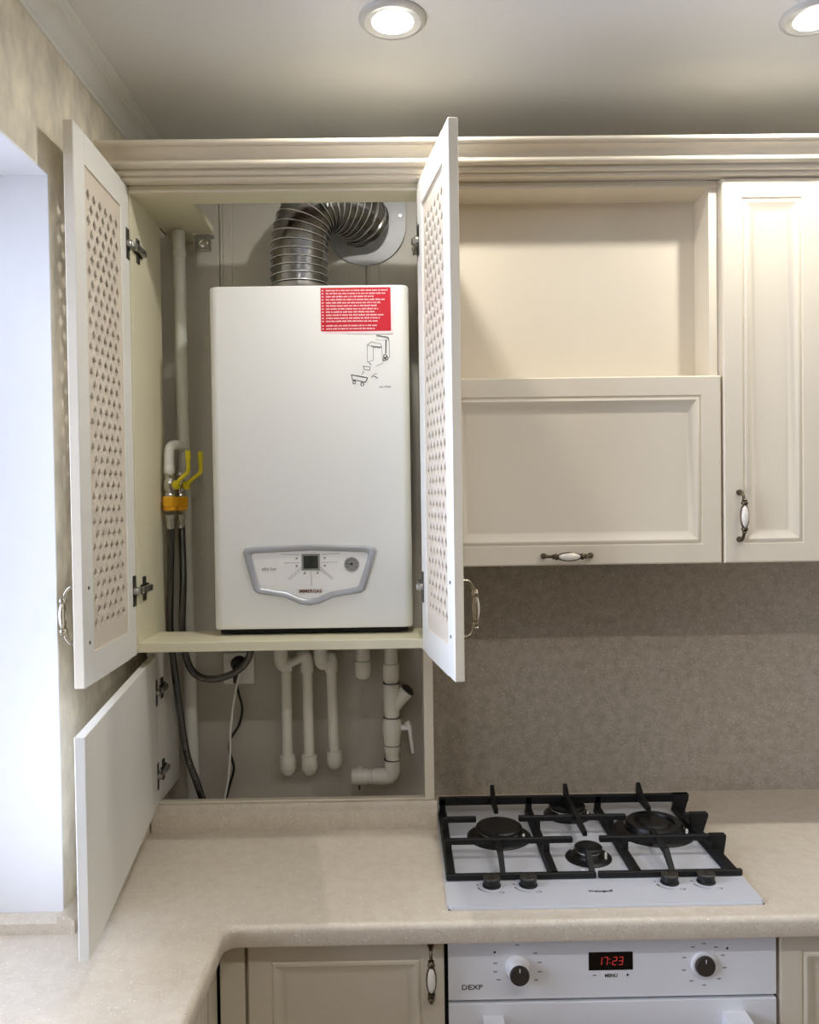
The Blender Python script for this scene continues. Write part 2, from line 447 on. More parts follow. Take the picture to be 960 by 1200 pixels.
# ------------------------------------------------------------------ handles, hinges, doors
def handle_mb(L=0.112, out=0.027):
    """bow handle: long axis z, standing off towards -y"""
    m = MB()
    h = L / 2
    for s in (-1, 1):
        m.mat(0).lathe((0, 0, s * (h - 0.007)), (0, -1, 0), [(0.0062, 0), (0.0062, 0.003), (0.0045, 0.005), (0.0035, 0.010)], 14)
        path = bez([(0, -0.002, s * (h - 0.006)), (0, -0.014, s * (h - 0.0075)), (0, -0.022, s * (h - 0.016)), (0, -out + 0.002, s * (h - 0.028)), (0, -out, s * 0.024)], 6)
        n = len(path)
        m.tube(path, [0.0052 - 0.0022 * math.sin(PI * i / (n - 1)) for i in range(n)], 12)
        m.lathe((0, -out, s * 0.0265), (0, 0, s), [(0.006, -0.003), (0.0072, 0), (0.006, 0.003), (0.0045, 0.005), (0.0058, 0.007), (0.0042, 0.009)], 14)
    # porcelain oval with a metal rim
    def oval(a, b, d, cy, mi):
        m.mat(mi); N, K = 24, 8
        top = None; rings = []
        for j in range(K + 1):
            ph = PI * j / K
            rings.append([m.bm.verts.new((a * math.sin(ph) * math.cos(2 * PI * k / N), cy + d * math.sin(ph) * math.sin(2 * PI * k / N), b * math.cos(ph))) for k in range(N)] if 0 < j < K
                         else [m.bm.verts.new((0, cy, b * math.cos(ph)))])
        for A, D in zip(rings[:-1], rings[1:]):
            for k in range(N):
                k2 = (k + 1) % N
                if len(A) == 1: m._face([A[0], D[k], D[k2]])
                elif len(D) == 1: m._face([A[k2], A[k], D[0]])
                else: m._face([A[k2], A[k], D[k], D[k2]])
    oval(0.0098, 0.027, 0.0052, -out, 0)
    oval(0.0078, 0.0235, 0.0066, -out - 0.0012, 1)
    return m
def place_handle(parent, x, y, z, rotz=0, roty=0, metal='bronze', label='metal bow handle with a white porcelain oval'):
    o = handle_mb().build('handle', [metal, 'porcelain'], parent, local=True, smooth=60)
    o.location = (x, y, z); o.rotation_euler = (0, roty, rotz)
    o['label'] = label
    return o
def panel_door_mb(w_, h_, t_=0.018, fr=0.040, mirror=1):
    """routed frame door: x 0..w, y 0 (back) .. -t (front), z 0..h"""
    m = MB()
    loops = [(0, 0), (0, -t_ + 0.003), (0.003, -t_), (fr, -t_), (fr + 0.0015, -t_ + 0.003), (fr + 0.004, -t_ + 0.003), (fr + 0.006, -t_ + 0.0005),
             (fr + 0.010, -t_ - 0.0005), (fr + 0.014, -t_ + 0.001), (fr + 0.026, -t_ + 0.0075), (fr + 0.030, -t_ + 0.008)]
    R_ = []
    for i, y in loops:
        R_.append([m.bm.verts.new(p) for p in ((i, y, i), (w_ - i, y, i), (w_ - i, y, h_ - i), (i, y, h_ - i))])
    m._face(R_[0][::-1])
    for A, D in zip(R_[:-1], R_[1:]):
        for k in range(4): m._face([A[k], A[(k + 1) % 4], D[(k + 1) % 4], D[k]])
    m._face(R_[-1])
    return m
def door_obj(mb, name, mats, parent, hinge_world, rotz, smooth=25):
    o = mb.build(name, mats, parent, local=True, smooth=smooth)
    o.location = Vector(hinge_world) - ORG[parent.name]; o.rotation_euler = (0, 0, rotz)
    return o
def lattice_door(parent, hinge_x, zb, W, H, rot, s):
    """ventilated cabinet door, s = +1 opens to the left, -1 to the right (mirrored in x)"""
    X = lambda a: s * a
    fr = 0.052; fb = 0.056
    m = MB()
    def bx(xa, xb, ya, yb, za, zb_, bev=0.0015):
        m.box(min(X(xa), X(xb)), max(X(xa), X(xb)), ya, yb, za, zb_, bev, 1)
    bx(0, fr, -0.018, 0, 0, H); bx(W - fr, W, -0.018, 0, 0, H)
    bx(fr - 0.001, W - fr + 0.001, -0.018, 0, 0, fb, 0); bx(fr - 0.001, W - fr + 0.001, -0.018, 0, H - fb, H, 0)
    m.bm.normal_update()
    bmesh.ops.recalc_face_normals(m.bm, faces=m.bm.faces[:])
    for f in m.bm.faces: f.material_index = 0 if f.normal.y > 0.5 else 1
    d = door_obj(m, 'door', ['mdf', 'cream'], parent, (hinge_x, -0.33, zb), rot)
    # perforated panel
    p = MB()
    ya, yb = -0.003, -0.0065
    x0, x1, z0, z1 = fr, W - fr, fb, H - fb
    nx, nz = 6, 18
    px, pz = 0.0314, 0.0453
    cx0 = W / 2 - px * 2.5; cz0 = 0.102
    gx0, gx1 = cx0 - px / 2, cx0 + px * 5.5
    ch = pz / 2
    gz0 = cz0 - ch / 2; nrow = 2 * nz - 1
    gz1 = gz0 + nrow * ch
    def solid(a, b, c, e):
        for y in (ya, yb): p.quad((X(a), y, c), (X(b), y, c), (X(b), y, e), (X(a), y, e))
    solid(x0, x1, z0, gz0); solid(x0, x1, gz1, z1); solid(x0, gx0, gz0, gz1); solid(gx1, x1, gz0, gz1)
    hw, hh = 0.0098, 0.0112
    for r in range(nrow):
        zc = gz0 + (r + 0.5) * ch
        odd = r % 2
        if odd:
            solid(gx0, gx0 + px / 2, zc - ch / 2, zc + ch / 2); solid(gx1 - px / 2, gx1, zc - ch / 2, zc + ch / 2)
        for k in range(nx - odd):
            xc = cx0 + px * (k + 0.5 * odd)
            out = [(xc - px / 2, zc - ch / 2), (xc + px / 2, zc - ch / 2), (xc + px / 2, zc + ch / 2), (xc - px / 2, zc + ch / 2)]
            inn = [(xc, zc - hh), (xc + hw, zc), (xc, zc + hh), (xc - hw, zc)]
            for y in (ya, yb):
                O = [p.bm.verts.new((X(a), y, b)) for a, b in out]; I = [p.bm.verts.new((X(a), y, b)) for a, b in inn]
                for q in range(4):
                    p._face([O[q], O[(q + 1) % 4], I[q]] if False else [O[q], O[(q + 1) % 4], I[(q + 1) % 4], I[q]])
            for q in range(4):
                a, b = inn[q], inn[(q + 1) % 4]
                p.quad((X(a[0]), ya, a[1]), (X(b[0]), ya, b[1]), (X(b[0]), yb, b[1]), (X(a[0]), yb, a[1]))
    p.bm.normal_update()
    for f in p.bm.faces:
        if abs(f.normal.y) > 0.9 and (f.normal.y > 0) != (f.verts[0].co.y > (ya + yb) / 2): f.normal_flip()
    lp = p.build('lattice_panel', 'lattice', d, local=True, smooth=None, recalc=False)
    lp['label'] = 'beige inset panel pierced with rows of diamond holes'
    # screw heads of the handle on the inner face
    for zz in (0.075, 0.171):
        MB().lathe((X(W - 0.028), 0, zz), (0, 1, 0), [(0.0032, 0), (0.003, 0.001), (0.0012, 0.0006), (0, 0.0006)], 10).build('screw', 'hingedark', d, local=True)
    place_handle(d, X(W - 0.028), -0.018, 0.123, metal='pewter')
    # hinge cups and arms
    for zz in (0.135, H - 0.12):
        h = MB()
        h.mat(1).box(min(X(0.003), X(0.022)), max(X(0.003), X(0.022)), 0, 0.0016, zz - 0.032, zz + 0.032, 0.0006, 1)
        h.mat(0).lathe((X(0.013), 0.0016, zz), (0, 1, 0), [(0.009, 0), (0.009, 0.006), (0.006, 0.009)], 16)
        h.box(min(X(0.000), X(0.016)), max(X(0.000), X(0.016)), 0.006, 0.013, zz - 0.006, zz + 0.006, 0.001, 1)
        o = h.build('hinge', ['hinge', 'hingedark'], d, local=True)
        o['label'] = 'metal cup hinge'
    return d
def hinge_arm(parent, x, z, s):
    """arm and mounting plate on the inner face of a side panel; s = +1 on a left side"""
    h = MB()
    xa, xb = x, x + s * 0.003
    h.mat(1).box(min(xa, xb), max(xa, xb), -0.312, -0.262, z - 0.010, z + 0.010, 0.001, 1)
    h.mat(1).box(min(xa, xb), max(xa, xb), -0.298, -0.280, z - 0.026, z + 0.026, 0.001, 1)
    h.mat(0)
    xa, xb = x + s * 0.003, x + s * 0.013
    h.box(min(xa, xb), max(xa, xb), -0.327, -0.264, z - 0.007, z + 0.007, 0.002, 2)
    h.mat(1).lathe((x + s * 0.013, -0.285, z), (s, 0, 0), [(0.004, 0), (0.003, 0.0015)], 10)
    h.build('hinge_arm', ['hinge', 'hingedark'], parent)

# ------------------------------------------------------------------ boiler cabinet
CFY = -0.33
bcab = thing('wall_cabinet', 'tall cream wall cabinet with both lattice doors open around the boiler', 'cabinet', (-0.25, -0.2, 1.312))
B(-0.572, -0.554, CFY, -0.12, 1.312, 2.284, 0.0008, 1).build('side_panel', 'cream_in', bcab)
B(0.045, 0.0635, CFY, -0.12, 1.312, 2.284, 0.0008, 1).build('side_panel', 'cream_in', bcab)
B(-0.554, 0.045, CFY, -0.185, 1.312, 1.332, 0.001, 1).build('shelf', 'cream_in', bcab)
tp = MB()
tp.extrude([(-0.554, CFY, 2.268), (0.045, CFY, 2.268), (0.045, -0.268, 2.268), (-0.44, -0.268, 2.268), (-0.44, -0.075, 2.268), (-0.49, -0.075, 2.268), (-0.49, -0.012, 2.268), (-0.554, -0.012, 2.268)], (0, 0, 0.016))
tp.mat(2).box(-0.554, 0.045, CFY - 0.007, CFY, 2.2675, 2.2735, 0.0015, 2)
tp.mat(1).extrude([(-0.572, CFY, 2.284), (0.0635, CFY, 2.284), (0.0635, -0.268, 2.284), (-0.44, -0.268, 2.284), (-0.44, -0.075, 2.284), (-0.49, -0.075, 2.284), (-0.49, -0.012, 2.284), (-0.572, -0.012, 2.284)], (0, 0, 0.0006))  # added dark sheet on the unseen top, dims the ceiling above
tp.build('top_panel', ['cream_in', 'dimboard', 'cream'], bcab)
br = B(-0.485, -0.448, -0.072, -0.060, 2.228, 2.268, 0.002, 1)
br.mat(1).lathe((-0.466, -0.072, 2.246), (0, -1, 0), [(0.012, 0), (0.011, 0.004), (0.006, 0.005), (0.005, 0.002), (0, 0.002)], 18)
br.mat(0).lathe((-0.478, -0.072, 2.236), (0, -1, 0), [(0.005, 0), (0.004, 0.004), (0, 0.004)], 12)
br.box(-0.490, -0.443, -0.060, -0.050, 2.262, 2.268)
br.build('hanging_bracket', ['hinge', 'chrome'], bcab)
DW, DH = 0.305, 0.973
dl = lattice_door(bcab, -0.5575, 1.308, DW, DH, -math.radians(88.3), 1)
dl['label'] = 'left lattice door, swung fully open towards the window wall'
dr = lattice_door(bcab, 0.0415, 1.308, DW, DH, math.radians(99.0), -1)
dr['label'] = 'right lattice door, swung fully open beside the niche'
for z in (1.443, 2.161):
    hinge_arm(bcab, -0.554, z, 1); hinge_arm(bcab, 0.045, z, -1)

# low pipe compartment
pc = thing('pipe_compartment', 'low shallow cream-framed cabinet around the pipes with one plain door swung open', 'cabinet', (-0.25, -0.1, 0.94))
B(-0.583, -0.563, -0.185, -0.01, 0.937, 1.300, 0.0008, 1).build('side_panel', 'mdf', pc)
B(0.0455, 0.0672, -0.185, -0.007, 0.937, 1.312, 0.0008, 1).build('side_panel', 'cream', pc)
B(-0.563, 0.0455, -0.185, -0.17, 0.937, 0.9425, 0.0006, 1).build('bottom_rail', 'cream', pc)
ld = B(0, 0.640, -0.016, 0, 0, 0.338, 0.001, 1)
pd = door_obj(ld, 'door', 'mdf', pc, (-0.561, -0.187, 0.941), -math.radians(82.4))
pd['label'] = 'plain white door standing open'
for zz in (0.065, 0.255):
    h = MB()
    h.mat(1).box(0.003, 0.020, 0, 0.0016, zz - 0.030, zz + 0.030, 0.0006, 1)
    h.mat(0).lathe((0.012, 0.0016, zz), (0, 1, 0), [(0.008, 0), (0.008, 0.006), (0.005, 0.009)], 16)
    h.build('hinge', ['hinge', 'hingedark'], pd, local=True)
    a = MB(); z = 0.941 + zz
    a.mat(1).box(-0.563, -0.560, -0.165, -0.125, z - 0.009, z + 0.009, 0.001, 1)
    a.mat(1).box(-0.563, -0.560, -0.155, -0.140, z - 0.024, z + 0.024, 0.001, 1)
    a.mat(0).box(-0.560, -0.551, -0.178, -0.128, z - 0.006, z + 0.006, 0.0015, 1)
    a.build('hinge_arm', ['hinge', 'hingedark'], pc)

# ------------------------------------------------------------------ niche cabinet with lift-up door
nc = thing('niche_cabinet', 'wide cream wall cabinet with an open niche above a lift-up door', 'cabinet', (0.367, -0.16, 1.484))
B(0.066, 0.084, CFY, -0.007, 1.486, 2.284, 0.001, 1).build('side_panel', 'cream', nc)
B(0.651, 0.6695, CFY, -0.007, 1.486, 2.284, 0.0018, 2).build('side_panel', 'cream', nc)
B(0.084, 0.651, CFY, -0.007, 2.268, 2.284).box(0.066, 0.6695, CFY - 0.007, CFY, 2.2675, 2.2735, 0.0015, 2).mat(1).box(0.066, 0.6695, CFY, -0.007, 2.284, 2.2846).build('top_panel', ['cream', 'dimboard'], nc)
B(0.084, 0.651, -0.247, -0.232, 1.486, 2.268).build('back_panel', 'cream', nc)
B(0.084, 0.651, CFY, -0.247, 1.486, 1.502, 0.001, 1).build('bottom_panel', 'cream', nc)
B(0.084, 0.651, CFY, -0.247, 1.846, 1.862, 0.001, 1).build('niche_floor', 'cream', nc)
liftd = door_obj(panel_door_mb(0.599, 0.391), 'door', 'cream', nc, (0.0695, CFY, 1.484), 0)
liftd['label'] = 'wide lift-up door with a routed panel'
place_handle(liftd, 0.6685 - 0.0695 - 0.325, -0.018, 0.020, roty=PI / 2)

rc = thing('wall_cabinet', 'narrow closed cream wall cabinet with an upright handle, right of the niche', 'cabinet', (0.78, -0.16, 1.484))
B(0.6705, 0.6885, CFY, -0.007, 1.486, 2.284, 0.001, 1).build('side_panel', 'cream', rc)
B(0.864, 0.882, CFY, -0.007, 1.486, 2.284, 0.001, 1).build('side_panel', 'cream', rc)
B(0.6885, 0.864, CFY, -0.007, 2.268, 2.284).mat(1).box(0.6705, 0.882, CFY, -0.007, 2.284, 2.2846).build('top_panel', ['cream', 'dimboard'], rc)
B(0.6885, 0.864, CFY, -0.007, 1.486, 1.502).build('bottom_panel', 'cream', rc)
B(0.6885, 0.864, -0.015, -0.007, 1.502, 2.268).build('back_panel', 'cream', rc)
rd = door_obj(panel_door_mb(0.207, 0.798), 'door', 'cream', rc, (0.6735, CFY, 1.484), 0)
rd['label'] = 'tall narrow door with a routed panel'
place_handle(rd, 0.031, -0.018, 0.098)
r2 = thing('wall_cabinet', 'closed cream wall cabinet at the right end of the row, past the frame edge', 'cabinet', (1.1, -0.16, 1.484))
B(0.8835, 1.32, CFY, -0.007, 1.486, 2.284, 0.001, 1).build('carcass', 'cream', r2)
door_obj(panel_door_mb(0.433, 0.798), 'door', 'cream', r2, (0.8845, CFY, 1.484), 0)

# cornice over the wall cabinets
cp = [(-0.300, 2.2845), (-0.356, 2.2845), (-0.3585, 2.2855), (-0.360, 2.288), (-0.3595, 2.290), (-0.357, 2.2905), (-0.357, 2.292), (-0.370, 2.2925), (-0.373, 2.2945),
      (-0.374, 2.297), (-0.373, 2.2995), (-0.3695, 2.3005), (-0.3695, 2.3025), (-0.386, 2.303), (-0.391, 2.3055), (-0.393, 2.309), (-0.392, 2.3125), (-0.388, 2.3145),
      (-0.3865, 2.3165), (-0.388, 2.321), (-0.392, 2.3255), (-0.398, 2.3295), (-0.406, 2.332), (-0.413, 2.333), (-0.413, 2.335), (-0.419, 2.3355),
      (-0.4225, 2.338), (-0.4235, 2.341), (-0.4225, 2.344), (-0.419, 2.346), (-0.300, 2.346)]
ck = thing('cornice', 'long cream stepped cornice crowning the row of wall cabinets', 'cornice', (0.36, -0.36, 2.2845))
cp = [(y if y > -0.356 else -0.356 + (y + 0.356) * 0.78, z) for y, z in cp]
MB().extrude([(-0.598, y, z) for y, z in cp], (1.93, 0, 0)).build('moulding', 'cream', ck, smooth=50)
B(-0.592, 1.325, -0.300, -0.288, 2.2845, 2.345).build('backing_board', 'dimboard', ck)  # unseen board, made dark to keep bounced light off the ceiling

# ------------------------------------------------------------------ boiler
bo = thing('gas_boiler', 'white wall-hung gas boiler with a silver-framed control panel and a red label', 'boiler', (-0.194, -0.14, 1.346))
BX0, BX1, BYF, BZ0, BZ1 = -0.4125, 0.0225, -0.260, 1.346, 2.093
bb = bmesh.new(); bmesh.ops.create_cube(bb, size=1)
for v in bb.verts:
    v.co = Vector(((BX0 + BX1) / 2 + v.co.x * (BX1 - BX0), (BYF - 0.03) / 2 + v.co.y * (-0.03 - BYF), (BZ0 + BZ1) / 2 + v.co.z * (BZ1 - BZ0)))
e1 = [e for e in bb.edges if all(v.co.y < BYF + 0.001 for v in e.verts) and abs(e.verts[0].co.x - e.verts[1].co.x) < 1e-6]
bmesh.ops.bevel(bb, geom=e1, offset=0.020, segments=6, affect='EDGES', profile=0.5)
e2 = [e for e in bb.edges if (all(v.co.z < BZ0 + 1e-5 for v in e.verts) or all(v.co.z > BZ1 - 1e-5 for v in e.verts)) and not all(v.co.y > -0.031 for v in e.verts)]
bmesh.ops.bevel(bb, geom=e2, offset=0.005, segments=3, affect='EDGES', profile=0.5)
bmesh.ops.bisect_plane(bb, geom=bb.verts[:] + bb.edges[:] + bb.faces[:], plane_co=(-0.197, 0, 0), plane_no=(1, 0, 0))
for v in bb.verts:
    if abs(v.co.x + 0.197) < 1e-4 and v.co.y < BYF + 0.003: v.co.y -= 0.0022
m = MB(); m.add(bb)
m.build('casing', 'boiler', bo, smooth=30)
ub = B(BX0 + 0.012, BX1 - 0.012, -0.245, -0.035, 1.336, 1.3465)
ub.build('underside_plate', 'dark', bo)
for xx in (-0.365, -0.30, -0.235, -0.10, -0.03):
    MB().lathe((xx, -0.21, 1.336), (0, 0, -1), [(0.011, -0.002), (0.011, 0.0035)], 6).build('union_nut', 'hingedark', bo)
MB().lathe((-0.228, -0.14, 2.0925), (0, 0, 1), [(0.074, 0), (0.074, 0.006), (0.064, 0.010), (0.060, 0.012)], 40).build('flue_collar', 'hinge', bo)
yb = BYF - 0.0012
def bp(pts, yo, y1):  # polygon in x,z on the casing front
    return [(x, yb - yo, z) for x, z in pts]
outer = [(-0.347, 1.516), (-0.342, 1.524), (-0.325, 1.5265), (-0.20, 1.531), (-0.075, 1.5255), (-0.060, 1.522), (-0.055, 1.514), (-0.081, 1.430), (-0.090, 1.4235),
         (-0.150, 1.414), (-0.166, 1.407), (-0.182, 1.400), (-0.203, 1.397), (-0.224, 1.400), (-0.240, 1.408), (-0.256, 1.4155), (-0.314, 1.4245), (-0.323, 1.431)]
inner = [(-0.327, 1.508), (-0.324, 1.5115), (-0.318, 1.5125), (-0.20, 1.517), (-0.082, 1.512), (-0.075, 1.511), (-0.072, 1.506), (-0.0945, 1.4405), (-0.101, 1.436),
         (-0.155, 1.427), (-0.170, 1.421), (-0.184, 1.4145), (-0.203, 1.412), (-0.222, 1.4145), (-0.236, 1.4215), (-0.251, 1.428), (-0.304, 1.437), (-0.310, 1.441)]
bz = MB(); n = len(outer)
def lp(k, yo):
    return [bz.bm.verts.new((o_[0] + (i_[0] - o_[0]) * k, yb - yo, o_[1] + (i_[1] - o_[1]) * k)) for o_, i_ in zip(outer, inner)]
Ls = [lp(0, -0.001), lp(0.05, 0.004), lp(0.25, 0.008), lp(0.6, 0.008), lp(0.9, 0.005), lp(1.0, 0.002)]
for A, D in zip(Ls[:-1], Ls[1:]):
    for k in range(n): bz._face([A[k], A[(k + 1) % n], D[(k + 1) % n], D[k]])
bz.build('bezel', 'silver', bo, smooth=50)
MB().extrude([(x, yb + 0.001, z) for x, z in inner], (0, -0.0032, 0)).build('control_panel', 'whitepl', bo)
cp_ = [o for o in bo.children if o.name.startswith('control_panel')][0]
yp = yb - 0.0022
B(-0.2145, -0.1825, yp - 0.002, yp, 1.478, 1.506, 0.0008, 1).build('display', 'lcd', cp_)
fr_ = MB()
for a in ((-0.2185, -0.2145, 1.474, 1.510), (-0.1825, -0.1785, 1.474, 1.510), (-0.2145, -0.1825, 1.506, 1.510), (-0.2145, -0.1825, 1.474, 1.478)):
    fr_.box(a[0], a[1], yp - 0.0014, yp, a[2], a[3])
fr_.build('display_frame', 'greyink', cp_)
g = MB(); g.mat(0).lathe((-0.1095, yp, 1.4865), (0, -1, 0), [(0.0165, 0), (0.0165, 0.002), (0.0145, 0.003), (0.0145, 0.0015)], 32)
g.mat(1).lathe((-0.1095, yp - 0.0015, 1.4865), (0, -1, 0), [(0.0145, 0), (0.0145, 0.0002), (0, 0.0003)], 32)
g.mat(2).lathe((-0.1095, yp - 0.0018, 1.4865), (0, -1, 0), [(0.003, 0), (0.002, 0.001), (0, 0.001)], 12)
for k in range(7):
    a = math.radians(210 - k * 40)
    g.ribbon([(-0.1095 + 0.0095 * math.cos(a), yp - 0.0021, 1.4865 + 0.0095 * math.sin(a)), (-0.1095 + 0.013 * math.cos(a), yp - 0.0021, 1.4865 + 0.013 * math.sin(a))], 0.0012)
g.ribbon([(-0.1095, yp - 0.0024, 1.4865), (-0.120, yp - 0.0024, 1.487)], 0.0012)
g.build('pressure_gauge', ['silver', 'greyink', 'ink'], cp_)
ln = MB(); y_ = yp - 0.0012
def seg_(a, b, w_=0.0008): ln.ribbon([(a[0], y_, a[1]), (b[0], y_, b[1])], w_)
seg_((-0.222, 1.5085), (-0.262, 1.5105)); seg_((-0.175, 1.5085), (-0.135, 1.5105))
seg_((-0.222, 1.491), (-0.257, 1.491)); seg_((-0.175, 1.491), (-0.140, 1.491))
seg_((-0.219, 1.481), (-0.249, 1.456)); seg_((-0.214, 1.480), (-0.246, 1.453))
seg_((-0.178, 1.481), (-0.150, 1.456)); seg_((-0.183, 1.480), (-0.152, 1.453))
seg_((-0.198, 1.473), (-0.198, 1.441))
for xx, zz in ((-0.229, 1.5005), (-0.229, 1.484), (-0.168, 1.5005), (-0.168, 1.484), (-0.212, 1.468), (-0.184, 1.468)):
    ln.box(xx - 0.002, xx + 0.002, y_, yp, zz - 0.002, zz + 0.002)
ln.build('panel_markings', 'greyink', cp_)
text('IMMERGAS', 0.0105, (-0.2005, yp - 0.001, 1.4285), 'redink', cp_, bold=0.0002)
text('nike Star', 0.009, (-0.289, yp - 0.001, 1.4785), 'greyink', cp_)
text('25', 0.014, (-0.1985, yp - 0.0024, 1.492), 'ink', cp_, name='digits')
# red multi-line label
st = MB()
B(-0.1735, -0.0115, yb - 0.0006, yb + 0.002, 1.9865, 2.0895).build('label_border', 'labelwhite', bo)
sr = B(-0.1685, -0.0165, yb - 0.001, yb - 0.0006, 1.9925, 2.0865).build('label', 'red', bo)
sr['label'] = 'red sticker printed with many small lines of white text'
rows = 13; ln = MB()
lens = [0.98, 0.94, 0.76, 0.93, 0.86, 0.80, 0.82, 0.78, 0.90, 0.85, 0.82, 0.80, 0.76]
for r in range(rows):
    zz = 2.0805 - r * 0.00665 - (0.003 if r > 10 else 0)
    xx = -0.166
    for k in range(2):
        ln.quad((xx + k * 0.0024, yb - 0.0012, zz - 0.0012), (xx + k * 0.0024 + 0.0017, yb - 0.0012, zz - 0.0012), (xx + k * 0.0024 + 0.0017, yb - 0.0012, zz + 0.0014), (xx + k * 0.0024, yb - 0.0012, zz + 0.0014))
    xx = -0.157; end = -0.157 + 0.137 * lens[r]
    while xx < end:
        nl = random.randint(2, 9)
        for k in range(nl):
            if xx > end: break
            hgt = 0.0013 if random.random() < 0.7 else 0.002
            ln.quad((xx, yb - 0.0012, zz - 0.0013), (xx + 0.0011, yb - 0.0012, zz - 0.0013), (xx + 0.0011, yb - 0.0012, zz + hgt), (xx, yb - 0.0012, zz + hgt)); xx += 0.0016
        xx += 0.0016
ln.build('label_print', 'labelwhite', sr)
# exploded-view line drawing sticker
dg = MB(); y_ = yb - 0.0004
def U(px, pz):  # drawing coordinates from crop pixels (960x1160 over x 360..480, y 325..470)
    X_ = 360 + px / 8.0; Y_ = 325 + pz / 8.0
    return (-0.104 + (X_ - 412) * 0.001886, y_, 1.982 - (Y_ - 393) * 0.001856)
def pl(pts, w_=0.0012): dg.ribbon([U(*p) for p in pts], w_)
pl([(650, 540), (760, 560), (765, 590)], 0.0018); pl([(740, 580), (735, 710)], 0.0022); pl([(768, 590), (770, 750)], 0.0008)
pl([(745, 590), (640, 575)], 0.0006)
pl([(565, 630), (565, 790), (620, 770), (620, 640), (565, 630), (600, 600), (690, 620), (700, 650), (620, 640)], 0.0007)
pl([(700, 650), (705, 800), (640, 830)], 0.0006); pl([(600, 640), (690, 655)], 0.0012)
pl([(525, 825), (590, 835), (585, 865), (535, 855), (525, 825)], 0.001); pl([(580, 790), (600, 820)], 0.0012); pl([(530, 870), (515, 905)], 0.001)
pl([(415, 905), (565, 935), (545, 975), (425, 950), (415, 905)], 0.0016); pl([(600, 930), (615, 915), (660, 940)], 0.0014); pl([(620, 905), (650, 895)], 0.0009)
for cx, cz, rr_ in ((730, 735, 16), (745, 755, 14), (440, 975, 14), (515, 995, 15), (720, 765, 12)):
    pl([(cx + rr_ * math.cos(a), cz + rr_ * math.sin(a)) for a in [k * PI / 5 for k in range(11)]], 0.0014)
pl([(672, 1020), (705, 1022)], 0.0012); pl([(718, 1018), (780, 1022)], 0.0012)
dgo = dg.build('line_drawing', 'ink', bo); dgo['label'] = 'small printed line drawing of the boiler taken apart'

# flue duct
path = bez([(-0.228, -0.14, 2.104), (-0.2285, -0.14, 2.17), (-0.224, -0.139, 2.235), (-0.208, -0.133, 2.285), (-0.173, -0.114, 2.319), (-0.129, -0.078, 2.325), (-0.095, -0.042, 2.316), (-0.079, -0.0126, 2.305)], 30)
path = resample(path, 0.0015)
fl = MB(); nP = len(path)
def frad(i):
    ph = i % 12
    if ph in (0, 1): return 0.0668
    return 0.0640
fl.tube(path, frad, 48, cap=False)
fo = thing('flue_duct', 'corrugated aluminium flue duct bending from the boiler top to the wall', 'duct', (-0.228, -0.14, 2.104))
fl.bm.faces.ensure_lookup_table()
for k_, f in enumerate(fl.bm.faces):
    if (k_ // 48) % 12 == 0: f.material_index = 1  # ridge faces take the brighter foil as a painted highlight
fl.build('duct', ['alu', 'ridgeglint'], fo, smooth=30)
MB().lathe((-0.2285, -0.14, 2.1046), (0, 0, 1), [(0.069, 0), (0.070, 0.003), (0.070, 0.012), (0.068, 0.014), (0.0665, 0.012), (0.0665, 0)], 48).build('clamp_ring', 'hinge', fo)
fp = []
cxf, czf, Rf = -0.079, 2.305, 0.100
for k in range(25): fp.append((cxf + Rf * math.cos(PI + PI * k / 24), czf + Rf * math.sin(PI + PI * k / 24)))
for cx, a0 in ((cxf + Rf - 0.02, 0), (cxf - Rf + 0.02, PI / 2)):
    for k in range(7): fp.append((cx + 0.02 * math.cos(a0 + PI / 2 * k / 6), czf + Rf - 0.04 + 0.02 * math.sin(a0 + PI / 2 * k / 6)))
wr = MB().extrude([(x, -0.0085, z) for x, z in fp], (0, -0.004, 0))
ro = thing('flue_rosette', 'grey wall plate around the end of the flue duct', 'wall plate', (-0.079, -0.0125, 2.205))
wr.build('plate', 'rosette', ro)
MB().lathe((0.008, -0.0125, 2.326), (0, -1, 0), [(0.004, 0), (0.003, 0.002), (0, 0.002)], 12).build('screw', 'chrome', ro)

# ------------------------------------------------------------------ gas pipe, taps, hoses
gp = MB().tube([(-0.516, -0.100, 2.266), (-0.518, -0.088, 1.9), (-0.521, -0.064, 1.5), (-0.515, -0.060, CT + 0.0005)], 0.0145, 20)
gp.lathe((-0.5157, -0.100, 2.205), (0, 0, 1), [(0.0145, 0), (0.016, 0.002), (0.016, 0.012), (0.0145, 0.014)], 20)
gt = thing('gas_pipe', 'upright white-painted gas pipe left of the boiler', 'pipe', (-0.5085, -0.1, CT))
gp.build('riser', 'gaspipe', gt, smooth=60)
el = MB().tube(bez([(-0.520, -0.080, 1.757), (-0.519, -0.112, 1.758), (-0.524, -0.130, 1.760), (-0.5315, -0.145, 1.754), (-0.534, -0.150, 1.735), (-0.534, -0.150, 1.693)], 8), 0.0112, 18)
el.lathe((-0.534, -0.150, 1.712), (0, 0, -1), [(0.0112, 0), (0.0125, 0.002), (0.0125, 0.018), (0.0112, 0.020)], 18)
el.build('elbow', 'whitepl', gt, smooth=60)
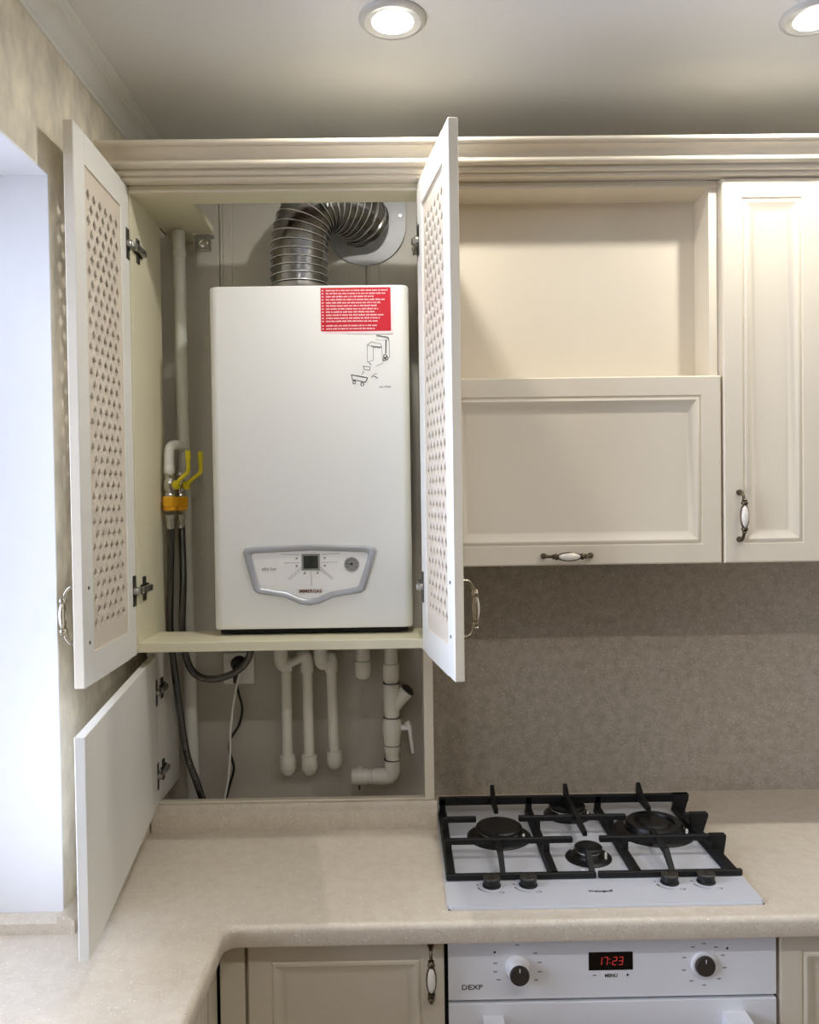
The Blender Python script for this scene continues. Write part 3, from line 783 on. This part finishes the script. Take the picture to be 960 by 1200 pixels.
def tap(name, x, y, z, label, lx):
    t = thing(name, label, 'gas tap', (x, y, z), 'gas taps with yellow levers')
    b = MB().lathe((x, y, z + 0.090), (0, 0, -1), [(0.0098, 0), (0.0115, 0.002), (0.0115, 0.012), (0.010, 0.014), (0.013, 0.020), (0.0145, 0.030), (0.013, 0.040), (0.010, 0.046), (0.012, 0.048), (0.012, 0.056)], 20)
    b.tube([(x, y, z + 0.060), (x + 0.016, y - 0.010, z + 0.060)], 0.006, 12)
    b.build('valve_body', 'chrome', t, smooth=50)
    nut = MB().lathe((x, y, z + 0.034), (0, 0, -1), [(0.016, 0), (0.0185, 0.003), (0.0185, 0.022), (0.016, 0.025)], 6)
    nut.lathe((x, y, z + 0.009), (0, 0, -1), [(0.0165, 0), (0.0165, 0.006), (0.013, 0.009)], 24)
    nut.build('nut', 'amber', t, smooth=20)
    lv = MB().lathe((x + 0.016, y - 0.010, z + 0.060), (0.85, -0.5, 0), [(0.0105, 0), (0.0105, 0.006), (0.006, 0.008)], 16)
    lv.tube(bez([(x + 0.020, y - 0.014, z + 0.062), (x + 0.024 + lx * 0.6, y - 0.016, z + 0.073), (x + 0.038 + lx, y - 0.016, z + 0.090), (x + 0.0395 + lx, y - 0.016, z + 0.112), (x + 0.0395 + lx, y - 0.016, z + 0.138)], 6), lambda i: 0.0048 if i < 20 else 0.0062, 12)
    lv.build('lever', 'yellow', t, smooth=60)
    return t
tap('gas_tap', -0.534, -0.150, 1.606, 'front gas tap with a bright yellow lever and amber nut, under the white elbow', 0.008)
tap('gas_tap', -0.521, -0.112, 1.6055, 'rear gas tap with a yellow lever, half hidden behind the front one', 0.014)
bpy.context.view_layer.update()
def hose(name, pts, label, r=0.0083, feed=True):
    pa = resample(bez(pts, 24), 0.0016)
    m = MB().tube(pa, lambda i: r + (0.0003 if i % 3 == 0 else -0.0003), 14)
    t = thing(name, label, 'hose', pts[-1], 'braided flexible hoses beside the boiler')
    m.build('braid', 'hose', t, smooth=80)
    f = MB().lathe(pts[0], (0, 0, -1), [(0.0115, 0), (0.0115, 0.012), (0.0098, 0.013), (0.0098, 0.030), (0.0085, 0.032)], 18)
    f.build('ferrule', 'chrome', t)
hose('flexible_hose', [(-0.534, -0.150, 1.597), (-0.5335, -0.150, 1.55), (-0.538, -0.146, 1.44), (-0.545, -0.130, 1.33), (-0.535, -0.125, 1.20), (-0.516, -0.12, 1.04), (-0.492, -0.118, 0.96), (-0.470, -0.118, CT + 0.009)],
     'dark braided hose hanging from the front gas tap to the worktop')
hose('flexible_hose', [(-0.521, -0.112, 1.597), (-0.518, -0.113, 1.55), (-0.513, -0.128, 1.44), (-0.5155, -0.135, 1.33), (-0.507, -0.130, 1.255), (-0.485, -0.125, 1.218), (-0.445, -0.12, 1.208), (-0.395, -0.12, 1.224), (-0.364, -0.122, 1.258), (-0.357, -0.128, 1.30), (-0.357, -0.13, 1.330)],
     'dark braided hose looping under the shelf up into the boiler')

# ------------------------------------------------------------------ white water pipes below the shelf
ppg = 'white plastic water pipes below the boiler'
def pipe_thing(label, base): return thing('water_pipe', label, 'pipe', base, ppg)
pr_ = 0.0125
t = pipe_thing('leftmost pair of upright white pipes, joined near the top by a slanting link', (-0.288, -0.03, 0.96))
MB().tube([(-0.2875, -0.045, 1.235), (-0.288, -0.045, 0.985)], pr_, 18).build('pipe', 'ppr', t, smooth=60)
MB().tube([(-0.236, -0.045, 1.235), (-0.2345, -0.045, 0.985)], pr_, 18).build('pipe', 'ppr', t, smooth=60)
MB().tube([(-0.2985, -0.06, 1.336), (-0.2985, -0.06, 1.255)], 0.0165, 18).build('feed_pipe', 'ppr', t, smooth=60)
e_ = MB().tube(bez([(-0.2985, -0.06, 1.270), (-0.2975, -0.06, 1.240), (-0.291, -0.057, 1.226), (-0.275, -0.054, 1.228)], 6), 0.0175, 18)
e_.tube([(-0.280, -0.055, 1.227), (-0.240, -0.047, 1.246)], 0.0105, 14)
e_.build('elbow', 'ppr', t, smooth=60)
MB().tube(bez([(-0.255, -0.05, 1.240), (-0.243, -0.046, 1.246), (-0.236, -0.045, 1.236), (-0.236, -0.045, 1.205)], 6), 0.016, 18).build('elbow', 'ppr', t, smooth=60)
for xx in (-0.288, -0.2345):
    MB().tube(bez([(xx, -0.045, 1.000), (xx, -0.045, 0.978), (xx, -0.038, 0.966), (xx, -0.015, 0.964), (xx, 0.0, 0.964)], 6), 0.0185, 18).build('wall_elbow', 'ppr', t, smooth=60)
t = pipe_thing('third upright white pipe from the left, hooked at the top', (-0.175, -0.03, 0.96))
MB().tube([(-0.1775, -0.045, 1.235), (-0.173, -0.045, 1.000)], pr_, 18).build('pipe', 'ppr', t, smooth=60)
MB().tube([(-0.201, -0.06, 1.336), (-0.201, -0.06, 1.255)], 0.0155, 18).build('feed_pipe', 'ppr', t, smooth=60)
MB().tube(bez([(-0.201, -0.06, 1.270), (-0.2005, -0.06, 1.240), (-0.196, -0.057, 1.229), (-0.185, -0.05, 1.232)], 6), 0.017, 18).build('elbow', 'ppr', t, smooth=60)
MB().tube(bez([(-0.188, -0.05, 1.236), (-0.181, -0.046, 1.242), (-0.1775, -0.045, 1.232), (-0.177, -0.045, 1.205)], 6), 0.0155, 18).build('elbow', 'ppr', t, smooth=60)
MB().tube(bez([(-0.173, -0.045, 1.010), (-0.173, -0.045, 0.990), (-0.173, -0.038, 0.978), (-0.173, -0.015, 0.975), (-0.173, 0.0, 0.975)], 6), 0.018, 18).build('wall_elbow', 'ppr', t, smooth=60)
t = pipe_thing('short capped white pipe stub between the upright pipes and the valve', (-0.099, -0.05, 1.19))
MB().tube([(-0.099, -0.055, 1.336), (-0.099, -0.055, 1.225)], 0.0175, 20).build('pipe', 'ppr', t, smooth=60)
MB().lathe((-0.099, -0.055, 1.232), (0, 0, -1), [(0.019, 0), (0.0195, 0.002), (0.0195, 0.026), (0.017, 0.038), (0.010, 0.043), (0, 0.044)], 24).build('cap', 'ppr', t, smooth=60)
MB().lathe((-0.099, -0.055, 1.2335), (0, 0, -1), [(0.0185, 0), (0.0185, 0.0015)], 24).build('joint_ring', 'greyink', t)

t = thing('valve_assembly', 'white pipe run with a strainer branch and a lever valve, rightmost under the boiler', 'valve', (-0.03, -0.05, 0.93))
vx, vy = -0.030, -0.055
MB().tube([(vx, vy, 1.336), (vx, vy, 0.965)], 0.0165, 20).build('pipe', 'ppr', t, smooth=60)
MB().lathe((vx, vy, 1.225), (0, 0, -1), [(0.0165, 0), (0.0195, 0.001), (0.0195, 0.038), (0.0175, 0.044), (0.0165, 0.046)], 24).build('coupling', 'ppr', t, smooth=50)
ys = MB().lathe((vx, vy, 1.176), (0, 0, -1), [(0.018, 0), (0.0195, 0.003), (0.0205, 0.03), (0.0195, 0.060), (0.018, 0.084)], 24)
ys.tube([(vx + 0.002, vy, 1.115), (vx + 0.038, vy - 0.004, 1.158)], [0.0165, 0.0175], 20)
ys.build('strainer', 'ppr', t, smooth=50)
d_ = Vector((0.036, -0.004, 0.043)).normalized(); e0 = Vector((vx + 0.038, vy - 0.004, 1.158))
MB().lathe(e0, d_, [(0.0178, 0), (0.0185, 0.001), (0.0185, 0.005), (0.012, 0.006), (0.012, 0.010)], 20).build('strainer_cap', 'hingedark', t)
MB().lathe((vx, vy, 1.092), (0, 0, -1), [(0.018, 0), (0.0215, 0.006), (0.0235, 0.020), (0.0235, 0.034), (0.0205, 0.050), (0.0195, 0.080), (0.018, 0.085)], 24).build('ball_valve', 'ppr', t, smooth=50)
for zz in (1.178, 1.094, 1.026, 0.990):
    MB().lathe((vx, vy, zz), (0, 0, -1), [(0.0208, 0), (0.0208, 0.0016)], 24).build('joint_ring', 'hingedark', t)
lv = MB().tube([(vx + 0.018, vy, 1.067), (vx + 0.044, vy - 0.006, 1.069)], 0.0075, 14)
lv.tube(bez([(vx + 0.036, vy - 0.008, 1.084), (vx + 0.043, vy - 0.010, 1.070), (vx + 0.046, vy - 0.012, 1.045), (vx + 0.050, vy - 0.014, 1.008)], 6), lambda i: 0.0065 - 0.00015 * i, 12)
lv.build('lever', 'whitepl', t, smooth=60)
MB().tube(bez([(vx, vy, 0.990), (vx, vy, 0.965), (vx - 0.006, vy, 0.951), (vx - 0.018, vy, 0.948), (vx - 0.040, vy, 0.948)], 6), 0.0195, 20).build('elbow', 'ppr', t, smooth=60)
MB().lathe((vx - 0.038, vy, 0.948), (-1, 0, 0), [(0.0155, 0), (0.0185, 0.002), (0.0185, 0.010), (0.0165, 0.012), (0.0185, 0.014), (0.0155, 0.024)], 20).build('union', 'ppr', t, smooth=40)
MB().lathe((vx - 0.060, vy, 0.948), (-1, 0, 0), [(0.0175, 0), (0.0195, 0.003), (0.0195, 0.036), (0.017, 0.040), (0.0, 0.041)], 20).build('end_piece', 'ppr', t, smooth=40)
MB().tube([(vx - 0.082, vy, 0.930), (vx - 0.082, vy, 0.916)], 0.002, 8).build('pin', 'hingedark', t)
MB().lathe((vx - 0.082, vy + 0.015, 0.948), (0, 1, 0), [(0.008, 0), (0.008, 0.040)], 12).build('wall_stud', 'ppr', t)

# socket, plug, cords
so = thing('wall_socket', 'white wall socket with a black plug, on the wall beneath the boiler shelf', 'socket', (-0.411, 0, 1.17))
B(-0.449, -0.373, -0.010, 0, 1.170, 1.247, 0.003, 2).build('cover', 'whitepl', so)
B(-0.436, -0.386, -0.012, -0.0095, 1.183, 1.234, 0.002, 2).build('insert', 'whitepl', so)
pg = MB().lathe((-0.409, -0.0125, 1.222), (0, -1, 0), [(0.020, 0), (0.020, 0.008), (0.014, 0.016), (0.010, 0.030), (0.0, 0.031)], 20)
pg.tube(bez([(-0.409, -0.034, 1.224), (-0.411, -0.040, 1.206), (-0.413, -0.038, 1.180)], 6), lambda i: 0.011 - 0.0004 * i, 14)
pgt = thing('power_plug', 'black plug pushed into the wall socket, with a wavy black cable', 'plug', (-0.413, -0.03, 1.18))
pg.build('plug', 'black', pgt, smooth=50)
MB().tube(bez([(-0.413, -0.038, 1.185), (-0.408, -0.034, 1.155), (-0.400, -0.030, 1.115), (-0.408, -0.028, 1.075), (-0.429, -0.026, 1.040), (-0.434, -0.026, 1.010), (-0.424, -0.026, 0.965), (-0.434, -0.028, 0.925), (-0.446, -0.030, CT + 0.004)], 12), 0.0032, 10).build('cable', 'black', pgt, smooth=60)
wcb = MB().tube(bez([(-0.398, -0.046, 1.212), (-0.408, -0.046, 1.180), (-0.420, -0.042, 1.120), (-0.428, -0.038, 1.060), (-0.430, -0.038, 1.0), (-0.436, -0.038, 0.94), (-0.447, -0.042, CT + 0.003)], 12), 0.0028, 10)
wct = thing('white_cable', 'thin pale cable hanging beside the wavy black one', 'cable', (-0.447, -0.042, CT))
wcb.build('cable', 'whitepl', wct, smooth=60)
MB().tube([(-0.398, -0.046, 1.212), (-0.397, -0.020, 1.214), (-0.397, -0.012, 1.214)], 0.0035, 10).build('cable_end', 'black', wct)

# ------------------------------------------------------------------ hob
HX0, HX1, HY0, HY1 = 0.0735, 0.6535, -0.576, -0.068
hb = thing('gas_hob', 'white glass gas hob with four burners and black cast-iron grates', 'hob', (0.3625, -0.32, CT))
gl = bmesh.new(); bmesh.ops.create_cube(gl, size=1)
for v in gl.verts: v.co = Vector(((HX0 + HX1) / 2 + v.co.x * (HX1 - HX0), (HY0 + HY1) / 2 + v.co.y * (HY1 - HY0), CT + 0.0005 + 0.003 + v.co.z * 0.006))
bmesh.ops.bevel(gl, geom=[e for e in gl.edges if abs(e.verts[0].co.z - e.verts[1].co.z) > 0.001], offset=0.006, segments=3, affect='EDGES')
bmesh.ops.bevel(gl, geom=[e for e in gl.edges if all(v.co.z > CT + 0.006 for v in e.verts)], offset=0.0015, segments=2, affect='EDGES')
m = MB(); m.add(gl); m.build('glass_top', 'glass_w', hb)
GZ = CT + 0.0065
gl_ = [o for o in hb.children][0]
B(HX0 + 0.002, HX1 - 0.002, HY0 + 0.002, HY1 - 0.002, CT, CT + 0.0006).build('seal', 'dark', hb)
def burner(x, y, rb, rc, kind):
    b = MB().lathe((x, y, GZ), (0, 0, 1), [(rb, 0), (rb, 0.002), (rb - 0.004, 0.005), (rc + 0.006, 0.008), (rc + 0.004, 0.008)], 40)
    b = b.build('burner', 'cap', hb, smooth=40)
    if kind == 'wok':
        MB().lathe((x, y, GZ + 0.006), (0, 0, 1), [(rc, 0), (rc, 0.010), (rc - 0.004, 0.016), (rc - 0.018, 0.016), (rc - 0.020, 0.010), (0.030, 0.010), (0.030, 0)], 48).build('flame_ring', 'cap', b)
        MB().lathe((x, y, GZ + 0.010), (0, 0, 1), [(rc + 0.001, 0), (rc + 0.001, 0.003)], 48).build('trim_ring', 'chrome', b)
        MB().lathe((x, y, GZ + 0.014), (0, 0, 1), [(0.034, 0), (0.035, 0.003), (0.031, 0.008), (0.012, 0.009), (0, 0.009)], 36).build('burner_cap', 'cap', b)
        MB().lathe((x, y, GZ + 0.011), (0, 0, 1), [(0.0352, 0), (0.0352, 0.003)], 36).build('trim_ring', 'chrome', b)
    else:
        MB().lathe((x, y, GZ + 0.006), (0, 0, 1), [(rc - 0.004, 0), (rc - 0.001, 0.009), (rc - 0.001, 0.011)], 40).build('flame_ring', 'chrome', b)
        MB().lathe((x, y, GZ + 0.017), (0, 0, 1), [(rc - 0.002, 0), (rc, 0.001), (rc, 0.006), (rc - 0.003, 0.0085), (rc * 0.5, 0.0095), (0, 0.0098)], 40).build('burner_cap', 'cap', b)
    for a in (2.4, -0.6):
        MB().lathe((x + (rc + 0.009) * math.cos(a), y + (rc + 0.009) * math.sin(a), GZ + 0.004), (0, 0, 1), [(0.0028, 0), (0.0028, 0.013), (0.002, 0.015)], 10).build('igniter', 'porcelain', b)
burner(0.204, -0.275, 0.070, 0.050, 'n'); burner(0.377, -0.160, 0.055, 0.041, 'n'); burner(0.374, -0.385, 0.047, 0.028, 'n'); burner(0.549, -0.258, 0.088, 0.062, 'wok')
GT = 0.928          # top of the back bars and cross fingers
FT = 0.8995          # top of the low frame
def bar(par, name, x0, x1, y0, y1, z0, z1):
    MB().box(x0, x1, y0, y1, z0, z1, 0.0016, 1).build(name, 'iron', par)
def finger(par, x0, x1, y): bar(par, 'finger', x0, x1, y - 0.005, y + 0.005, GT - 0.012, GT)
def post(par, x, y, w_=0.007): bar(par, 'post', x - w_, x + w_, y - 0.006, y + 0.006, GZ + 0.001, GT - 0.001)
def fin(par, x, ya, yb, slim=0.0045):
    """upright pointed finger at the back bar sloping down towards the burner"""
    MB().extrude([(x - slim, ya + 0.002, GT - 0.012), (x - slim, ya + 0.001, GT + 0.020), (x - slim, ya - 0.003, GT + 0.026), (x - slim, ya - 0.032, GT + 0.008), (x - slim, yb, GT - 0.001),
                  (x - slim, yb, GT - 0.011), (x - slim, ya - 0.02, GT - 0.014)], (2 * slim, 0, 0)).build('finger', 'iron', par)
def frontfin(par, x, yb, slim=0.005):
    """finger rising from the low front bar to the burner"""
    MB().extrude([(x - slim, FYb + 0.004, GZ + 0.004), (x - slim, FYb + 0.004, FT - 0.001), (x - slim, FYb + 0.040, GT - 0.002), (x - slim, yb, GT - 0.001), (x - slim, yb, GT - 0.012), (x - slim, FYb + 0.050, GT - 0.015)],
                 (2 * slim, 0, 0)).build('finger', 'iron', par)
FYb, BYb = -0.478, -0.142
HR = (-0.265, -0.378)
def rail(x, par, wl=0.010, wr=0.010):
    y0r, y1r = FYb + 0.004, BYb - 0.004
    MB().extrude([(x - wl + 0.003, y0r, FT), (x + wr - 0.003, y0r, FT), (x + wr, y0r, GZ + 0.002), (x - wl, y0r, GZ + 0.002)], (0, y1r - y0r, 0)).build('rail', 'iron', par)
g1 = thing('hob_grate', 'left black cast-iron grate over the left half of the white hob', 'grate', (0.22, -0.31, GZ), 'cast-iron grates on the hob')
bar(g1, 'frame_bar', 0.0775, 0.3685, FYb, FYb + 0.009, GZ + 0.001, FT)
bar(g1, 'frame_bar', 0.0785, 0.3685, BYb - 0.013, BYb, GT - 0.018, GT)
rail(0.087, g1); rail(0.288, g1)
finger(g1, 0.084, 0.155, HR[0]); finger(g1, 0.248, 0.3685, HR[0])
finger(g1, 0.084, 0.343, HR[1])
for xx in (0.087, 0.288):
    for yy in (HR[0], HR[1], BYb - 0.007): post(g1, xx, yy)
fin(g1, 0.204, BYb, -0.225)
frontfin(g1, 0.188, -0.345); frontfin(g1, 0.362, -0.412)
g2 = thing('hob_grate', 'right black cast-iron grate over the large wok burner', 'grate', (0.52, -0.31, GZ), 'cast-iron grates on the hob')
bar(g2, 'frame_bar', 0.3725, 0.653, FYb, FYb + 0.009, GZ + 0.001, FT)
bar(g2, 'frame_bar', 0.3725, 0.6625, BYb - 0.013, BYb, GT - 0.018, GT)
rail(0.450, g2); rail(0.637, g2, 0.014, 0.010)
for yy in (HR[0], HR[1], BYb - 0.007): post(g2, 0.450, yy)
# stepped right edge: every cross finger ends over the rail on an upright leg
for yy, xo in ((HR[0], 0.664), (HR[1], 0.658), (BYb - 0.007, 0.6625)):
    MB().extrude([(0.626, yy - 0.007, GT), (xo, yy - 0.007, GT), (xo, yy - 0.007, GT - 0.006), (0.6525, yy - 0.007, GZ), (0.628, yy - 0.007, GZ)], (0, 0.014, 0)).build('leg', 'iron', g2)
finger(g2, 0.3725, 0.484, HR[0]); finger(g2, 0.612, 0.630, HR[0])
finger(g2, 0.398, 0.630, HR[1])
fin(g2, 0.375, BYb, -0.352); fin(g2, 0.547, BYb, -0.228)
frontfin(g2, 0.518, -0.340)
for i, xx in enumerate((0.163, 0.233, 0.504, 0.574)):
    yk = -0.4965
    k = MB(); k.mat(0).lathe((xx, yk, GZ), (0, 0, 1), [(0.0175, 0), (0.0175, 0.002), (0.0155, 0.003), (0.0162, 0.015)], 28)
    k.mat(1).lathe((xx, yk, GZ + 0.015), (0, 0, 1), [(0.0165, 0), (0.0165, 0.002), (0.015, 0.0032), (0, 0.0032)], 28)
    k.mat(0).box(xx - 0.001, xx + 0.001, yk - 0.013, yk + 0.013, GZ + 0.0180, GZ + 0.0185)
    k.build('knob', ['black', 'knobgrey'], hb, smooth=40)
    mk = MB(); N = (0, 0, 1)
    for q in range(9):
        a0, a1 = math.radians(195 + q * 8), math.radians(195 + (q + 1) * 8)
        rr_ = 0.028
        mk.ribbon([(xx + rr_ * math.cos(a0), yk + rr_ * math.sin(a0), GZ + 0.0003), (xx + rr_ * math.cos(a1), yk + rr_ * math.sin(a1), GZ + 0.0003)], 0.0004 + 0.0022 * (1 - q / 9), N)
    mk.box(xx - 0.0285, xx - 0.0255, yk + 0.002, yk + 0.005, GZ, GZ + 0.0003)
    cx_, cy_ = xx + 0.016, yk - 0.028
    mk.ribbon([(cx_ + 0.005 * math.cos(a), cy_ + 0.0035 * math.sin(a), GZ + 0.0003) for a in [q * PI / 5 for q in range(11)]], 0.0007, N)
    mk.box(cx_ + 0.002, cx_ + 0.004, cy_ - 0.001, cy_ + 0.001, GZ, GZ + 0.0003)
    mk.build('knob_marking', 'ink', gl_)
text('Weissgauff', 0.0105, (0.364, -0.526, GZ + 0.0002), 'ink', gl_, rot=(0, 0, 0), bold=0.0002)

# ------------------------------------------------------------------ oven
ov = thing('oven', 'white built-in oven with two knobs and a red clock under the hob', 'oven', (0.371, -0.3, 0.25))
OXa, OXb, OYf = 0.0735, 0.6695, -0.581
B(0.0665, 0.6765, -0.560, -0.05, 0.25, 0.838).build('body', 'dark', ov)
cpn = B(OXa, OXb, OYf, -0.560, 0.7190, 0.8395, 0.001, 1).build('control_panel', 'oven', ov)
od = B(OXa, OXb, OYf, -0.562, 0.25, 0.7120, 0.001, 1).build('door', 'oven', ov)
od['label'] = 'white oven door'
for xa, xb in ((0.135, 0.172), (0.570, 0.612)):
    h = MB().extrude([(xa, OYf, 0.690), (xa, OYf - 0.042, 0.690), (xa, OYf - 0.046, 0.686), (xa, OYf - 0.046, 0.668), (xa, OYf, 0.655)], (xb - xa, 0, 0))
    h.build('handle_bracket', 'bracket', od)
MB().tube([(0.115, OYf - 0.056, 0.676), (0.632, OYf - 0.056, 0.676)], 0.011, 18).build('handle_bar', 'bracket', od)
dy = OYf
B(0.328, 0.408, dy - 0.0006, dy, 0.7695, 0.8025).build('display', 'dispglass', cpn)
sg = MB()
SEG = {'1': 'bc', '7': 'abc', '2': 'abged', '3': 'abgcd'}
def digit(ch, x, z, w_=0.0085, h_=0.0155, t_=0.0016):
    y_ = dy - 0.0008; sl = 0.12
    def q(xa, xb, za, zb): sg.quad((x + xa + za * sl, y_, z + za), (x + xb + za * sl, y_, z + za), (x + xb + zb * sl, y_, z + zb), (x + xa + zb * sl, y_, z + zb))
    H2 = h_ / 2
    for s_ in SEG[ch]:
        if s_ == 'a': q(0.001, w_ - 0.001, h_ - t_, h_)
        if s_ == 'd': q(0.001, w_ - 0.001, 0, t_)
        if s_ == 'g': q(0.001, w_ - 0.001, H2 - t_ / 2, H2 + t_ / 2)
        if s_ == 'b': q(w_ - t_, w_, H2 + 0.0004, h_ - 0.0008)
        if s_ == 'c': q(w_ - t_, w_, 0.0008, H2 - 0.0004)
        if s_ == 'f': q(0, t_, H2 + 0.0004, h_ - 0.0008)
        if s_ == 'e': q(0, t_, 0.0008, H2 - 0.0004)
for ch, xx in (('1', 0.343), ('7', 0.3535), ('2', 0.370), ('3', 0.381)): digit(ch, xx, 0.7785)
for zz in (0.782, 0.789): sg.quad((0.3655, dy - 0.0008, zz), (0.3672, dy - 0.0008, zz), (0.3672, dy - 0.0008, zz + 0.0017), (0.3655, dy - 0.0008, zz + 0.0017))
sg.build('clock_digits', 'led', cpn)
text('MENU', 0.0085, (0.3685, dy - 0.0003, 0.7590), 'ink', cpn, bold=0.0002)
text('\u2212', 0.012, (0.3385, dy - 0.0003, 0.7595), 'ink', cpn, bold=0.0002)
text('+', 0.011, (0.3985, dy - 0.0003, 0.7595), 'ink', cpn, bold=0.0002)
text('DEXP', 0.0125, (0.116, dy - 0.0003, 0.7425), 'ink', cpn, sx=1.25, bold=0.0001)
kb = MB(); kb.mat(0).lathe((0.199, dy, 0.7775), (0, -1, 0), [(0.0235, 0), (0.0235, 0.003), (0.0215, 0.006), (0.0185, 0.008), (0.0175, 0.024)], 40)
kb.mat(1).lathe((0.199, dy - 0.024, 0.7775), (0, -1, 0), [(0.0175, 0), (0.0175, 0.004), (0.0165, 0.006), (0, 0.006)], 40)
kb.mat(0).box(0.1982, 0.1998, dy - 0.0305, dy - 0.030, 0.785, 0.792)
kb.build('knob', ['bracket', 'knobgrey'], cpn, smooth=40)['label'] = 'oven knob popped out on its white stem'
kb = MB(); kb.mat(0).lathe((0.5375, dy, 0.7765), (0, -1, 0), [(0.024, 0), (0.024, 0.003), (0.0225, 0.005), (0.0185, 0.005), (0.0185, 0.004)], 40)
kb.mat(1).lathe((0.5375, dy - 0.004, 0.7765), (0, -1, 0), [(0.018, 0), (0.0178, 0.005), (0.0168, 0.007), (0, 0.007)], 40)
kb.mat(0).box(0.5367, 0.5383, dy - 0.0117, dy - 0.0112, 0.784, 0.791)
kb.build('knob', ['bracket', 'knobgrey'], cpn, smooth=40)['label'] = 'oven knob pushed in flush'
mk = MB()
for cx_, cz_, R_, angs in ((0.199, 0.7775, 0.041, (90, 38, 12, -12, -35, 168, 190, 212)), (0.5375, 0.7765, 0.038, (90, 122, 55, 25, -10, -45, -90, -128, -165, 160))):
    for a in angs:
        a = math.radians(a); x_, z_ = cx_ + R_ * math.cos(a), cz_ + R_ * math.sin(a)
        mk.quad((x_ - 0.0035, dy - 0.0003, z_ - 0.0012), (x_ + 0.0035, dy - 0.0003, z_ - 0.0012), (x_ + 0.0035, dy - 0.0003, z_ + 0.0012), (x_ - 0.0035, dy - 0.0003, z_ + 0.0012))
mk.build('symbols', 'greyink', cpn)
mk = MB()
for x_, z_ in ((0.158, 0.806), (0.580, 0.805)): mk.lathe((x_, dy, z_), (0, -1, 0), [(0.0022, 0), (0.0022, 0.0004), (0, 0.0004)], 12)
mk.build('indicator_dots', 'ink', cpn)

# ------------------------------------------------------------------ base cabinets
def base_cab(label, x0, x1, dx0, dx1, handle_x=None):
    t = thing('base_cabinet', label, 'cabinet', ((x0 + x1) / 2, -0.3, 0.0))
    B(x0, x1, -0.558, -0.02, 0.10, 0.8415).build('carcass', 'cream', t)
    B(x0, x1, -0.50, -0.48, 0.0, 0.10).build('plinth', 'cream', t)
    d = door_obj(panel_door_mb(dx1 - dx0, 0.728, fr=0.040), 'door', 'cream', t, (dx0, -0.5605, 0.108), 0)
    if handle_x is not None: place_handle(d, handle_x - dx0, -0.018, 0.728 - 0.060 - 0.004)
    return t
base_cab('cream base cabinet with a routed door and upright handle, left of the oven', -0.300, 0.0655, -0.289, 0.0665, 0.042)
base_cab('cream base cabinet right of the oven', 0.678, XE - 0.02, 0.677, XE - 0.022)
cfp = thing('corner_filler', 'narrow plain cream filler strip in the inner corner under the worktop', 'filler panel', (-0.32, -0.57, 0.0))
B(-0.3395, -0.2945, -0.577, -0.5595, 0.0, 0.8415, 0.001, 1).build('panel', 'cream', cfp)
lc = thing('base_cabinet', 'cream base cabinet run below the window, its doors facing right', 'cabinet', (-0.47, -1.25, 0.0))
B(-0.60, -0.362, -1.89, -0.5785, 0.10, 0.8415).build('carcass', 'cream', lc)
B(-0.60, -0.42, -1.89, -0.5785, 0.0, 0.10).build('plinth', 'cream', lc)
B(-0.3615, -0.3445, -0.640, -0.5785, 0.108, 0.8365, 0.001, 1).build('filler', 'cream', lc)
for ya in (-1.268, -1.888):
    d = panel_door_mb(0.617, 0.728).build('door', 'cream', lc, local=True, smooth=25)
    d.location = Vector((-0.3615, ya, 0.108)) - ORG[lc.name]; d.rotation_euler = (0, 0, PI / 2)
